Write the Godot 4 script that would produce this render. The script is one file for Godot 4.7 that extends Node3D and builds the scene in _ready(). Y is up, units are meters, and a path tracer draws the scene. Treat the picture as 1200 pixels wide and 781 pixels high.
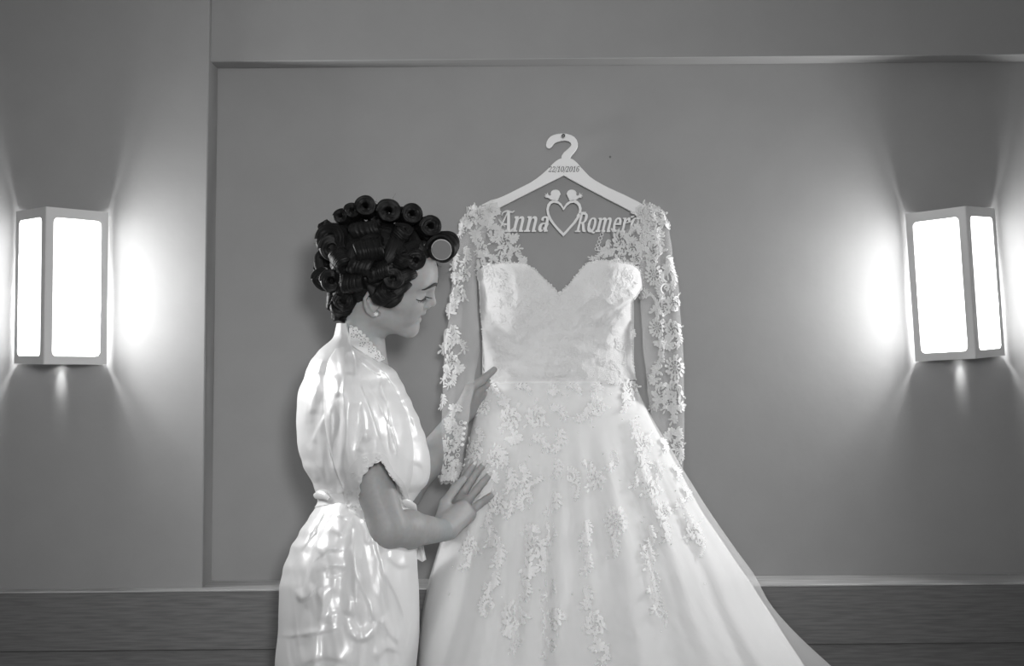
extends Node3D
# A bride in a satin robe and hair curls beside her lace wedding dress, which hangs on a nail in a wall niche between two lit sconces.
# Units are metres; the niche wall is z = 0, the room opens towards +z, the floor is y = 0.

const LENS := 1920.0                       # focal length of the measuring camera, in drawing units
const EYE := Vector3(0, 1.28, 3.84)
var eye_basis := Basis.from_euler(Vector3(deg_to_rad(0.91), 0, deg_to_rad(-0.5)))
var M := {}
var rng := RandomNumberGenerator.new()

func _ready() -> void:
	rng.seed = 7
	# ---------- camera, sky, lights, exposure
	var cam := Camera3D.new(); cam.name = "camera"
	cam.fov = rad_to_deg(2.0 * atan(390.5 / LENS)); cam.near = 0.05; cam.far = 60.0
	cam.transform = Transform3D(eye_basis, EYE); cam.current = true
	add_child(cam)
	var env := Environment.new()
	env.background_mode = Environment.BG_COLOR
	env.background_color = Color(0.82, 0.82, 0.82); env.background_energy_multiplier = 1.0
	env.tonemap_mode = Environment.TONE_MAPPER_LINEAR
	env.tonemap_exposure = 1.07
	env.sdfgi_enabled = true; env.ssao_enabled = true; env.ssil_enabled = true
	var we := WorldEnvironment.new(); we.name = "environment"; we.environment = env
	add_child(we)
	# soft frontal light from an unseen window behind the photographer
	area_light("unseen_window_light", Vector3(-0.3, 1.75, 4.52), Vector3(-0.3, 1.2, 0), Vector2(1.5, 1.2), 2.1)
	# soft spot out of view, right of and above the camera, lighting the bride
	var unseen_spot := SpotLight3D.new(); unseen_spot.name = "unseen_lamp_light"
	unseen_spot.light_energy = 4.8; unseen_spot.spot_angle = 22.0; unseen_spot.spot_angle_attenuation = 1.0; unseen_spot.spot_range = 12.0; unseen_spot.spot_attenuation = 2.0  # narrow soft-edged cone darkens the wall towards the corners
	unseen_spot.light_size = 0.2; unseen_spot.shadow_enabled = true
	add_child(unseen_spot)
	unseen_spot.look_at_from_position(Vector3(0.30, 1.72, 3.96), Vector3(-0.10, 1.32, 0.1), Vector3.UP)
	materials()
	build_setting()
	build_lamps()
	build_hanger()
	build_dress()
	build_person()

func area_light(called: String, from: Vector3, to: Vector3, size: Vector2, energy: float, parent: Node = self) -> AreaLight3D:
	var l := AreaLight3D.new(); l.name = called
	l.area_size = size; l.light_energy = energy; l.area_range = 12.0; l.area_attenuation = 2.0
	l.shadow_enabled = true
	parent.add_child(l, true)
	l.look_at_from_position(from, to, Vector3.UP)
	return l

# ---------- measuring and mesh helpers
func at(u: float, v: float, z: float) -> Vector3:
	## the point at depth z of the wall drawing, whose units are those of a 1200 x 781 sheet
	var d := eye_basis * Vector3((u - 600.0) / LENS, -(v - 390.5) / LENS, -1.0)
	return EYE + d * ((z - EYE.z) / d.z)

class MB:
	var v := PackedVector3Array()
	var i := PackedInt32Array()
	var uv := PackedVector2Array()
	func add(p: Vector3) -> int:
		v.append(p)
		return v.size() - 1
	func tri(a: int, b: int, c: int) -> void:
		i.append(a); i.append(b); i.append(c)
	func quad(a: int, b: int, c: int, d: int) -> void:
		# a lower left, b lower right, c upper right, d upper left, seen from the front
		i.append(a); i.append(d); i.append(c); i.append(a); i.append(c); i.append(b)
	func grid(nu: int, nv: int, f: Callable, close := false, hole = null) -> void:
		# f(column, row); columns run right and rows up when seen from the front
		var o := v.size()
		for r in nv:
			for c in nu:
				v.append(f.call(c, r))
		for r in nv - 1:
			for c in (nu if close else nu - 1):
				if hole != null and hole.call(c, r):
					continue
				var c2 := (c + 1) % nu
				quad(o + r * nu + c, o + r * nu + c2, o + (r + 1) * nu + c2, o + (r + 1) * nu + c)
	func fan(ring: Array, flip := false) -> void:
		var m := Vector3.ZERO
		for p in ring: m += p
		var o := add(m / ring.size())
		for p in ring: add(p)
		for k in ring.size():
			var a := o + 1 + k
			var b := o + 1 + (k + 1) % ring.size()
			if flip: tri(o, a, b)
			else: tri(o, b, a)
	func facet(pts: Array) -> void:
		# a flat convex face, corners counterclockwise seen from the front
		var o := v.size()
		for p in pts: v.append(p)
		for k in range(1, pts.size() - 1):
			tri(o, o + k + 1, o + k)
	func box(lo: Vector3, hi: Vector3, ch := 0.0) -> void:
		if ch <= 0.0:
			var q := func(x, y, z): return Vector3(hi.x if x else lo.x, hi.y if y else lo.y, hi.z if z else lo.z)
			facet([q.call(0, 0, 1), q.call(1, 0, 1), q.call(1, 1, 1), q.call(0, 1, 1)])
			facet([q.call(1, 0, 0), q.call(0, 0, 0), q.call(0, 1, 0), q.call(1, 1, 0)])
			facet([q.call(1, 0, 1), q.call(1, 0, 0), q.call(1, 1, 0), q.call(1, 1, 1)])
			facet([q.call(0, 0, 0), q.call(0, 0, 1), q.call(0, 1, 1), q.call(0, 1, 0)])
			facet([q.call(0, 1, 1), q.call(1, 1, 1), q.call(1, 1, 0), q.call(0, 1, 0)])
			facet([q.call(0, 0, 0), q.call(1, 0, 0), q.call(1, 0, 1), q.call(0, 0, 1)])
			return
		slab(PackedVector2Array([Vector2(lo.x, lo.y), Vector2(hi.x, lo.y), Vector2(hi.x, hi.y), Vector2(lo.x, hi.y)]), lo.z, hi.z, ch)
	func slab(poly: PackedVector2Array, z0: float, z1: float, ch := 0.0) -> void:
		# an extruded outline with chamfered front and back edges
		if not Geometry2D.is_polygon_clockwise(poly):
			pass
		else:
			poly = poly.duplicate(); poly.reverse()
		var inner := poly
		if ch > 0.0:
			inner = poly.duplicate()
			var n := poly.size()
			for k in n:
				var d1 := (poly[k] - poly[(k + n - 1) % n]).normalized()
				var d2 := (poly[(k + 1) % n] - poly[k]).normalized()
				var nn := Vector2(-d1.y - d2.y, d1.x + d2.x)
				if nn.length() > 1e-6:
					nn = nn.normalized()
					inner[k] = poly[k] + nn * ch / maxf(0.5, nn.dot(Vector2(-d1.y, d1.x)))
		var t := Geometry2D.triangulate_polygon(inner)
		for side in 2:
			var o := v.size()
			for p in inner: v.append(Vector3(p.x, p.y, z1 if side == 0 else z0))
			for k in range(0, t.size(), 3):
				var a := inner[t[k]]
				var ccw := (inner[t[k + 1]] - a).cross(inner[t[k + 2]] - a) > 0
				if ccw == (side == 0): tri(o + t[k], o + t[k + 2], o + t[k + 1])
				else: tri(o + t[k], o + t[k + 1], o + t[k + 2])
		var n2 := poly.size()
		for k in n2:
			var a := poly[k]; var b := poly[(k + 1) % n2]
			var ai := inner[k]; var bi := inner[(k + 1) % n2]
			facet([Vector3(a.x, a.y, z0 + ch), Vector3(b.x, b.y, z0 + ch), Vector3(b.x, b.y, z1 - ch), Vector3(a.x, a.y, z1 - ch)])
			if ch > 0.0:
				facet([Vector3(a.x, a.y, z1 - ch), Vector3(b.x, b.y, z1 - ch), Vector3(bi.x, bi.y, z1), Vector3(ai.x, ai.y, z1)])
				facet([Vector3(ai.x, ai.y, z0), Vector3(bi.x, bi.y, z0), Vector3(b.x, b.y, z0 + ch), Vector3(a.x, a.y, z0 + ch)])
	func tube(path: Array, radii: Array, sides := 10, flat := 1.0, up := Vector3(0, 0, 1), caps := true, ridge := 0.0, ridges := 0) -> void:
		# a swept tube; flat squashes it along the direction `up`
		var n := path.size()
		var o := v.size()
		for k in n:
			var t: Vector3 = (path[mini(k + 1, n - 1)] - path[maxi(k - 1, 0)]).normalized()
			var n1 := up - t * up.dot(t)
			if n1.length() < 1e-4: n1 = Vector3(1, 0.3, 0) - t * Vector3(1, 0.3, 0).dot(t)
			n1 = n1.normalized()
			var n2 := t.cross(n1)
			for s in sides:
				var a := TAU * s / sides
				var r: float = radii[k] * (1.0 + ridge * (cos(a * ridges) if ridges > 0 else 0.0))
				v.append(path[k] + n1 * cos(a) * r * flat + n2 * sin(a) * r)
		for k in n - 1:
			for s in sides:
				var s2 := (s + 1) % sides
				quad(o + k * sides + s, o + k * sides + s2, o + (k + 1) * sides + s2, o + (k + 1) * sides + s)
		if caps:
			var c0 := add(path[0]); var c1 := add(path[n - 1])
			for s in sides:
				var s2 := (s + 1) % sides
				tri(c0, o + s, o + s2)
				tri(c1, o + (n - 1) * sides + s2, o + (n - 1) * sides + s)
	func ball(c: Vector3, r: Vector3, nu := 12, nv := 8, turn := Basis.IDENTITY) -> void:
		grid(nu, nv + 1, func(k: int, j: int):
			var a := TAU * k / nu
			var b := -PI / 2 + PI * j / nv
			return c + turn * Vector3(r.x * cos(b) * sin(a), r.y * sin(b), r.z * cos(b) * cos(a)), true)
	func ring(c: Vector3, axis: Vector3, r: float, w: float, nu := 16, nv := 6) -> void:
		var z := axis.normalized()
		var x := z.cross(Vector3.UP if absf(z.y) < 0.9 else Vector3.RIGHT).normalized()
		var y := z.cross(x)
		var o := v.size()
		for k in nu:
			var a := TAU * k / nu
			var d := x * cos(a) + y * sin(a)
			for j in nv:
				var b := TAU * j / nv
				v.append(c + d * (r + w * cos(b)) + z * w * sin(b))
		for k in nu:
			for j in nv:
				var k2 := (k + 1) % nu; var j2 := (j + 1) % nv
				quad(o + k * nv + j, o + k2 * nv + j, o + k2 * nv + j2, o + k * nv + j2)
	func mesh(mat: Material) -> ArrayMesh:
		var n := PackedVector3Array(); n.resize(v.size())
		for k in range(0, i.size(), 3):
			var a := i[k]; var b := i[k + 1]; var c := i[k + 2]
			var f := (v[c] - v[a]).cross(v[b] - v[a])
			n[a] += f; n[b] += f; n[c] += f
		for k in n.size():
			n[k] = n[k].normalized() if n[k].length_squared() > 1e-24 else Vector3.UP
		var arr := []; arr.resize(Mesh.ARRAY_MAX)
		arr[Mesh.ARRAY_VERTEX] = v; arr[Mesh.ARRAY_NORMAL] = n; arr[Mesh.ARRAY_INDEX] = i
		if uv.size() == v.size(): arr[Mesh.ARRAY_TEX_UV] = uv
		var m := ArrayMesh.new()
		m.add_surface_from_arrays(Mesh.PRIMITIVE_TRIANGLES, arr)
		m.surface_set_material(0, mat)
		return m

func obj(called: String, mb: MB, mat: Material, parent: Node = self) -> MeshInstance3D:
	return shown(called, mb.mesh(mat), parent)

func shown(called: String, mesh: Mesh, parent: Node = self) -> MeshInstance3D:
	var o := MeshInstance3D.new(); o.name = called; o.mesh = mesh
	o.cast_shadow = GeometryInstance3D.SHADOW_CASTING_SETTING_DOUBLE_SIDED
	parent.add_child(o, true)
	if parent != self and parent.get_parent() == self and not parent is MeshInstance3D:
		o.position = -(parent as Node3D).position          # meshes are laid out in room coordinates
	return o

func thing(called: String, label: String, category: String, base: Vector3, group := "") -> Node3D:
	var o := Node3D.new(); o.name = called; o.position = base
	add_child(o, true)
	return tag(o, label, category, group)

func tag(o: Node3D, label: String, category: String, group := "") -> Node3D:
	o.set_meta("label", label); o.set_meta("category", category)
	if group: o.set_meta("group", group)
	return o

func struct(called: String, mb: MB, mat: Material, label := "") -> MeshInstance3D:
	var o := obj(called, mb, mat)
	o.set_meta("kind", "structure")
	if label: o.set_meta("label", label)
	return o

func line(pts: Array, t: float) -> Vector2:
	## point at share t of a polyline, rounded by Catmull-Rom
	var n := pts.size() - 1
	var x := clampf(t, 0, 1) * n
	var k := mini(int(x), n - 1)
	var f := x - k
	var p0: Vector2 = pts[maxi(k - 1, 0)]; var p1: Vector2 = pts[k]; var p2: Vector2 = pts[k + 1]; var p3: Vector2 = pts[mini(k + 2, n)]
	return p1.cubic_interpolate(p2, p0, p3, f)

func pts2(a: Array) -> Array:
	var out := []
	for k in range(0, a.size(), 2): out.append(Vector2(a[k], a[k + 1]))
	return out

func spline3(pts: Array, n: int) -> Array:
	var out := []
	var m := pts.size() - 1
	for j in n:
		var x := float(j) / (n - 1) * m
		var k := mini(int(x), m - 1)
		out.append((pts[k] as Vector3).cubic_interpolate(pts[k + 1], pts[maxi(k - 1, 0)], pts[mini(k + 2, m)], x - k))
	return out

func row(tab: Array, y: float, col: int) -> float:
	## smooth look-up in a table of rows that begin with y
	if y <= tab[0][0]: return tab[0][col]
	for k in tab.size() - 1:
		if y < tab[k + 1][0]:
			var f: float = (y - tab[k][0]) / (tab[k + 1][0] - tab[k][0])
			var km := maxi(k - 1, 0); var kp := mini(k + 2, tab.size() - 1)
			var h: float = tab[k + 1][0] - tab[k][0]
			var m0: float = 0.0 if km == k else (tab[k + 1][col] - tab[km][col]) / (tab[k + 1][0] - tab[km][0]) * h
			var m1: float = 0.0 if kp == k + 1 else (tab[kp][col] - tab[k][col]) / (tab[kp][0] - tab[k][0]) * h
			if km == k: m0 = tab[k + 1][col] - tab[k][col]
			if kp == k + 1: m1 = tab[k + 1][col] - tab[k][col]
			var f2 := f * f; var f3 := f2 * f
			return tab[k][col] * (2 * f3 - 3 * f2 + 1) + m0 * (f3 - 2 * f2 + f) + tab[k + 1][col] * (-2 * f3 + 3 * f2) + m1 * (f3 - f2)
	return tab[-1][col]

func coons(top: Array, bottom: Array, left: Array, right: Array, s: float, t: float) -> Vector2:
	var a := line(top, s).lerp(line(bottom, s), t)
	var b := line(left, t).lerp(line(right, t), s)
	var c: Vector2 = (top[0] as Vector2).lerp(top[-1], s).lerp((bottom[0] as Vector2).lerp(bottom[-1], s), t)
	return a + b - c

func dense(tab: Array, sigma: float) -> Array:
	## the table at every unit of y, smoothed
	var y0 := int(tab[0][0]); var y1 := int(tab[-1][0])
	var cols: int = tab[0].size()
	var raw := []
	for y in range(y0, y1 + 1):
		var r := PackedFloat32Array()
		for c in cols: r.append(row(tab, y, c) if c > 0 else float(y))
		raw.append(r)
	var out := []
	var reach := int(ceil(sigma * 2.5))
	for k in raw.size():
		var sum := PackedFloat32Array(); sum.resize(cols)
		var n := mini(reach, mini(k, raw.size() - 1 - k))
		var ws := 0.0
		for j in range(-n, n + 1):
			var w := exp(-0.5 * j * j / (sigma * sigma))
			ws += w
			for c in cols: sum[c] += raw[k + j][c] * w
		for c in cols: sum[c] /= ws
		out.append(sum)
	return out

func drow(tab: Array, y: float, col: int) -> float:
	var k := clampf(y - tab[0][0], 0.0, tab.size() - 1.001)
	var i := int(k)
	return lerpf(tab[i][col], tab[i + 1][col], k - i)

func folds_at(list: Array, p: Vector2) -> float:
	## sum of crease ridges, steep on one side and long on the other: each entry is [points, height, width, box]
	var sum := 0.0
	for f in list:
		var w: float = f[2]
		var bb: Rect2 = f[3]
		if not bb.has_point(p): continue
		var q: Array = f[0]
		var best := 1e9; var along := 0.0; var side := 1.0
		for k in q.size() - 1:
			var a: Vector2 = q[k]; var ab: Vector2 = q[k + 1] - a
			var h := clampf((p - a).dot(ab) / ab.length_squared(), 0, 1)
			var d := (p - a - ab * h).length()
			if d < best:
				best = d; along = (k + h) / (q.size() - 1); side = ab.cross(p - a)
		var e := best / (w if side > 0 else w * 3.4)
		if e < 2.6:
			var ends := smoothstep(0.0, 0.25, along) * smoothstep(1.0, 0.75, along)
			sum += f[1] * exp(-e * e) * (0.15 + 0.85 * ends)
	return sum

func fold_list(raw: Array) -> Array:
	var out := []
	for f in raw:
		var q := pts2(f[0])
		var fine := []
		for k in 10: fine.append(line(q, k / 9.0))
		var bb := Rect2(fine[0], Vector2.ZERO)
		for p in fine: bb = bb.expand(p)
		out.append([fine, f[1] * 0.0015, f[2] * 0.85, bb.grow(f[2] * 7.6)])
	return out

func noise(freq: float, octaves := 3, seed_n := 1) -> FastNoiseLite:
	var n := FastNoiseLite.new(); n.seed = seed_n; n.frequency = freq
	n.noise_type = FastNoiseLite.TYPE_SIMPLEX_SMOOTH
	n.fractal_octaves = octaves
	return n

# ---------- materials
func noise_tex(freq: float, octaves: int, lo: float, hi: float, seed_n := 1, size := 512) -> NoiseTexture2D:
	var t := NoiseTexture2D.new(); t.width = size; t.height = size; t.seamless = true
	t.noise = noise(freq, octaves, seed_n)
	var g := Gradient.new()
	g.set_color(0, Color(lo, lo, lo)); g.set_color(1, Color(hi, hi, hi))
	t.color_ramp = g
	return t

func mat(called: String, grey: float, rough: float, spec := 0.5) -> StandardMaterial3D:
	## grey is the linear reflectance
	var m := StandardMaterial3D.new(); m.resource_name = called
	m.albedo_color = Color(grey, grey, grey).linear_to_srgb()
	m.roughness = rough; m.metallic_specular = spec
	return m

func tri_tex(m: StandardMaterial3D, scale: Vector3) -> void:
	m.uv1_triplanar = true; m.uv1_world_triplanar = true; m.uv1_scale = scale

func materials() -> void:
	var m := mat("wall paint", 0.30, 0.62, 0.35)
	m.albedo_texture = noise_tex(0.012, 4, 0.975, 1.0, 3); tri_tex(m, Vector3.ONE * 1.1)
	m.heightmap_enabled = true; m.heightmap_texture = noise_tex(0.05, 5, 0, 1, 5); m.heightmap_scale = 0.016
	M.wall = m
	M.ceiling = mat("ceiling paint", 0.72, 0.9)
	m = mat("bounce_floor", 0.42, 0.95); m.albedo_texture = noise_tex(0.2, 3, 0.75, 1.0, 8); tri_tex(m, Vector3.ONE * 3)  # floor out of view, kept pale to bounce light up under the lintel
	M.floor = m
	m = mat("wood", 0.20, 0.6, 0.35)
	m.albedo_texture = noise_tex(0.02, 5, 0.82, 1.0, 11); tri_tex(m, Vector3(0.9, 13, 13))
	m.heightmap_enabled = true; m.heightmap_texture = noise_tex(0.03, 5, 0, 1, 12); m.heightmap_scale = 0.02
	M.wood = m
	m = mat("pale wood", 0.6, 0.5, 0.4)
	m.albedo_texture = noise_tex(0.02, 5, 0.7, 1.0, 15); tri_tex(m, Vector3(0.45, 6.5, 6.5))
	M.pale_wood = m
	M.lamp_frame = mat("lamp enamel", 0.62, 0.45)
	m = mat("lit opal glass", 0.8, 0.4); m.emission_enabled = true; m.emission = Color.WHITE; m.emission_energy_multiplier = 1.6
	M.opal = m
	M.board = mat("white painted board", 0.74, 0.5)
	M.filler = mat("wall filler", 0.12, 0.8)
	M.ink = mat("dark ink", 0.03, 0.7)
	m = mat("nail steel", 0.12, 0.35); m.metallic = 0.9
	M.nail = m
	m = mat("bodice lace", 0.80, 0.75, 0.3)
	m.heightmap_enabled = true; m.heightmap_texture = noise_tex(0.09, 3, 0, 1, 21); m.heightmap_scale = 0.09; tri_tex(m, Vector3.ONE * 9)
	m.cull_mode = BaseMaterial3D.CULL_DISABLED
	M.bodice = m
	m = mat("ivory satin lining", 0.86, 0.6, 0.3); m.cull_mode = BaseMaterial3D.CULL_DISABLED
	M.lining = m
	M.tulle = tulle_mat("soft tulle", 0.92, 0.28)
	M.sheer = tulle_mat("sheer sleeve tulle", 0.82, 0.22)
	m = mat("white lace cord", 0.74, 0.75, 0.25); m.cull_mode = BaseMaterial3D.CULL_DISABLED
	M.lace = m
	m = mat("skirt lace", 0.88, 0.75, 0.25); m.cull_mode = BaseMaterial3D.CULL_DISABLED
	M.skirt_lace = m
	m = mat("crystal", 0.92, 0.06, 1.0)
	M.crystal = m
	M.pearl = mat("pearl", 0.85, 0.2, 0.7)
	m = mat("white satin", 0.92, 0.36, 0.55); m.cull_mode = BaseMaterial3D.CULL_DISABLED
	m.heightmap_enabled = true; m.heightmap_texture = noise_tex(0.35, 2, 0, 1, 33); m.heightmap_scale = 0.004; tri_tex(m, Vector3.ONE * 8)
	m.metallic = 0.12
	M.satin = m
	m = mat("cotton lace trim", 0.80, 0.8, 0.3); m.cull_mode = BaseMaterial3D.CULL_DISABLED
	M.trim = m
	m = mat("skin", 0.40, 0.5, 0.4); m.subsurf_scatter_enabled = true; m.subsurf_scatter_strength = 0.12
	m.albedo_texture = noise_tex(0.03, 4, 0.94, 1.0, 41); tri_tex(m, Vector3.ONE * 5)
	M.skin = m
	m = mat("dark hair", 0.008, 0.5, 0.34)
	m.heightmap_enabled = true; m.heightmap_texture = noise_tex(0.12, 3, 0, 1, 51); m.heightmap_scale = 0.03; tri_tex(m, Vector3.ONE * 7)
	M.hair = m
	M.brow = mat("brow hair", 0.03, 0.7)
	M.teeth = mat("teeth", 0.75, 0.3)
	M.nail_polish = mat("pale nail", 0.66, 0.25)
	M.roller_grey = mat("grey foam", 0.2, 0.8)
	M.roller_rim = mat("pale plastic", 0.5, 0.4)

func tulle_mat(called: String, grey: float, alpha: float) -> StandardMaterial3D:
	var m := mat(called, grey, 0.8, 0.2)
	m.transparency = BaseMaterial3D.TRANSPARENCY_ALPHA
	m.albedo_color.a = alpha
	m.cull_mode = BaseMaterial3D.CULL_DISABLED
	return m

# ---------- the room
func build_setting() -> void:
	var x0 := -2.7; var x1 := 2.7; var z1 := 4.6; var top := 2.7
	var b := MB.new(); b.box(Vector3(x0 - 0.15, -0.12, -0.2), Vector3(x1 + 0.15, 0, z1 + 0.2)); struct("floor", b, M.floor)
	b = MB.new(); b.box(Vector3(x0 - 0.15, top, -0.2), Vector3(x1 + 0.15, top + 0.12, z1 + 0.2)); struct("ceiling", b, M.ceiling)
	b = MB.new(); b.box(Vector3(x0 - 0.15, 0, -0.2), Vector3(x1 + 0.15, top, 0))
	var back := struct("wall_back", b, M.wall, "painted back wall of the niche behind the hanging dress")
	b = MB.new(); b.box(Vector3(x0 - 0.15, 0, 0), Vector3(x0, top, z1)); struct("wall_left", b, M.wall)
	b = MB.new(); b.box(Vector3(x1, 0, 0), Vector3(x1 + 0.15, top, z1)); struct("wall_right", b, M.ceiling)  # out of view, pale so that it bounces light on the pilaster side
	# rear wall with an unseen window, placed to light the scene from the front
	b = MB.new()
	var wl := -1.05; var wr := 0.45; var wb := 1.15; var wt := 2.35
	b.box(Vector3(x0 - 0.15, 0, z1), Vector3(wl, top, z1 + 0.15)); b.box(Vector3(wr, 0, z1), Vector3(x1 + 0.15, top, z1 + 0.15))
	b.box(Vector3(wl, 0, z1), Vector3(wr, wb, z1 + 0.15)); b.box(Vector3(wl, wt, z1), Vector3(wr, top, z1 + 0.15))
	struct("wall_rear", b, M.wall)
	b = MB.new()
	for q in [[wl, wl + 0.05, wb, wt], [wr - 0.05, wr, wb, wt], [wl, wr, wb, wb + 0.05], [wl, wr, wt - 0.05, wt], [(wl + wr) / 2 - 0.02, (wl + wr) / 2 + 0.02, wb, wt]]:
		b.box(Vector3(q[0], q[2], z1 + 0.05), Vector3(q[1], q[3], z1 + 0.1), 0.004)
	struct("unseen_window_1", b, M.lamp_frame)
	# the pilaster at the left and the lintel over the niche stand proud of the niche wall
	var zp := 0.115; var zl := 0.088
	var pa := at(245.5, 0, zp); var pb := at(237.0, 690, zp)
	var slope := (pa.x - pb.x) / (pa.y - pb.y)
	var px := func(y): return pb.x + slope * (y - pb.y)
	b = MB.new()
	b.slab(PackedVector2Array([Vector2(x0, 0), Vector2(px.call(0.0), 0), Vector2(px.call(top), top), Vector2(x0, top)]), 0.0, zp, 0.0025)
	struct("wall_pilaster", b, M.wall, "painted pilaster left of the niche carrying a sconce")
	b = MB.new()
	var la := at(250, 72.5, zl).y; var lb := at(1200, 64.5, zl).y
	var sl := (lb - la) / (at(1200, 64.5, zl).x - at(250, 72.5, zl).x)
	var lx: float = px.call(la)
	b.slab(PackedVector2Array([Vector2(lx - 0.002, la), Vector2(x1, la + sl * (x1 - lx)), Vector2(x1, top), Vector2(px.call(top) - 0.002, top)]), 0.0, zl, 0.002)
	struct("trim_1", b, M.wall, "painted lintel across the top of the niche")
	# small plugged hole in the niche wall
	b = MB.new()
	b.fan([at(715, 182.3, 0.0008), at(713.6, 184, 0.0008), at(715, 185.8, 0.0008), at(716.5, 184, 0.0008)])
	obj("plugged_hole", b, M.filler, back)
	# timber wainscot along the foot of the wall: cap board, wide front board, lower board behind a shadow gap
	var wz := 0.155
	var ya := at(100, 693.2, wz).y; var yb := at(1100, 684.3, wz).y
	var ytop := (ya + yb) / 2
	var tilt := (yb - ya) / (at(1100, 684, wz).x - at(100, 693, wz).x)
	var wood := Node3D.new(); wood.name = "trim_2"; add_child(wood, true)
	wood.set_meta("kind", "structure"); wood.set_meta("label", "low wooden wainscot with horizontal grain along the foot of the wall")
	var yg := at(600, 759, wz).y
	var lo := func(x, y): return Vector2(x, y + tilt * x)
	b = MB.new(); b.slab(PackedVector2Array([lo.call(x0, ytop - 0.004), lo.call(x1, ytop - 0.004), lo.call(x1, ytop), lo.call(x0, ytop)]), 0.0, wz + 0.001, 0.001); obj("cap_board", b, M.pale_wood, wood)
	b = MB.new(); b.slab(PackedVector2Array([lo.call(x0, yg), lo.call(x1, yg), lo.call(x1, ytop - 0.004), lo.call(x0, ytop - 0.004)]), 0.0, wz, 0.0015); obj("front_board", b, M.wood, wood)
	b = MB.new(); b.slab(PackedVector2Array([lo.call(x0, 0.0), lo.call(x1, 0.0), lo.call(x1, yg), lo.call(x0, yg)]), 0.0, wz - 0.012, 0.0015); obj("lower_board", b, M.wood, wood)

# ---------- the two sconces
func plate(mb: MB, o: Vector3, ex: Vector3, ey: Vector3, en: Vector3, w: float, h: float, hole: Rect2, rad: float, th: float) -> void:
	## a board w by h in the plane ex, ey with a round-cornered opening, thickness th along en (outwards)
	var inner := []; var outer := []
	var cs := [Vector2(hole.end.x - rad, hole.position.y + rad), Vector2(hole.end.x - rad, hole.end.y - rad), Vector2(hole.position.x + rad, hole.end.y - rad), Vector2(hole.position.x + rad, hole.position.y + rad)]
	var co := [Vector2(w, 0), Vector2(w, h), Vector2(0, h), Vector2(0, 0)]
	for q in 4:
		for k in 9:
			var a := -PI / 2 + q * PI / 2 + k * PI / 16
			inner.append(cs[q] + Vector2(cos(a), sin(a)) * rad)
			var c: Vector2 = co[q]
			var s1: Vector2 = [Vector2(cs[0].x, 0), Vector2(w, cs[1].y), Vector2(cs[2].x, h), Vector2(0, cs[3].y)][q]
			var s2: Vector2 = [Vector2(w, cs[0].y), Vector2(cs[1].x, h), Vector2(0, cs[2].y), Vector2(cs[3].x, 0)][q]
			outer.append(s1.lerp(c, k / 4.0) if k <= 4 else c.lerp(s2, (k - 4) / 4.0))
	var n := inner.size()
	var P := func(p: Vector2, d: float): return o + ex * p.x + ey * p.y + en * d
	for k in n:
		var j := (k + 1) % n
		mb.facet([P.call(outer[k], th), P.call(outer[j], th), P.call(inner[j], th), P.call(inner[k], th)])
		mb.facet([P.call(inner[k], 0.0), P.call(inner[j], 0.0), P.call(outer[j], 0.0), P.call(outer[k], 0.0)])
		mb.facet([P.call(inner[k], th), P.call(inner[j], th), P.call(inner[j], 0.0), P.call(inner[k], 0.0)])
		mb.facet([P.call(outer[k], 0.0), P.call(outer[j], 0.0), P.call(outer[j], th), P.call(outer[k], th)])

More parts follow.
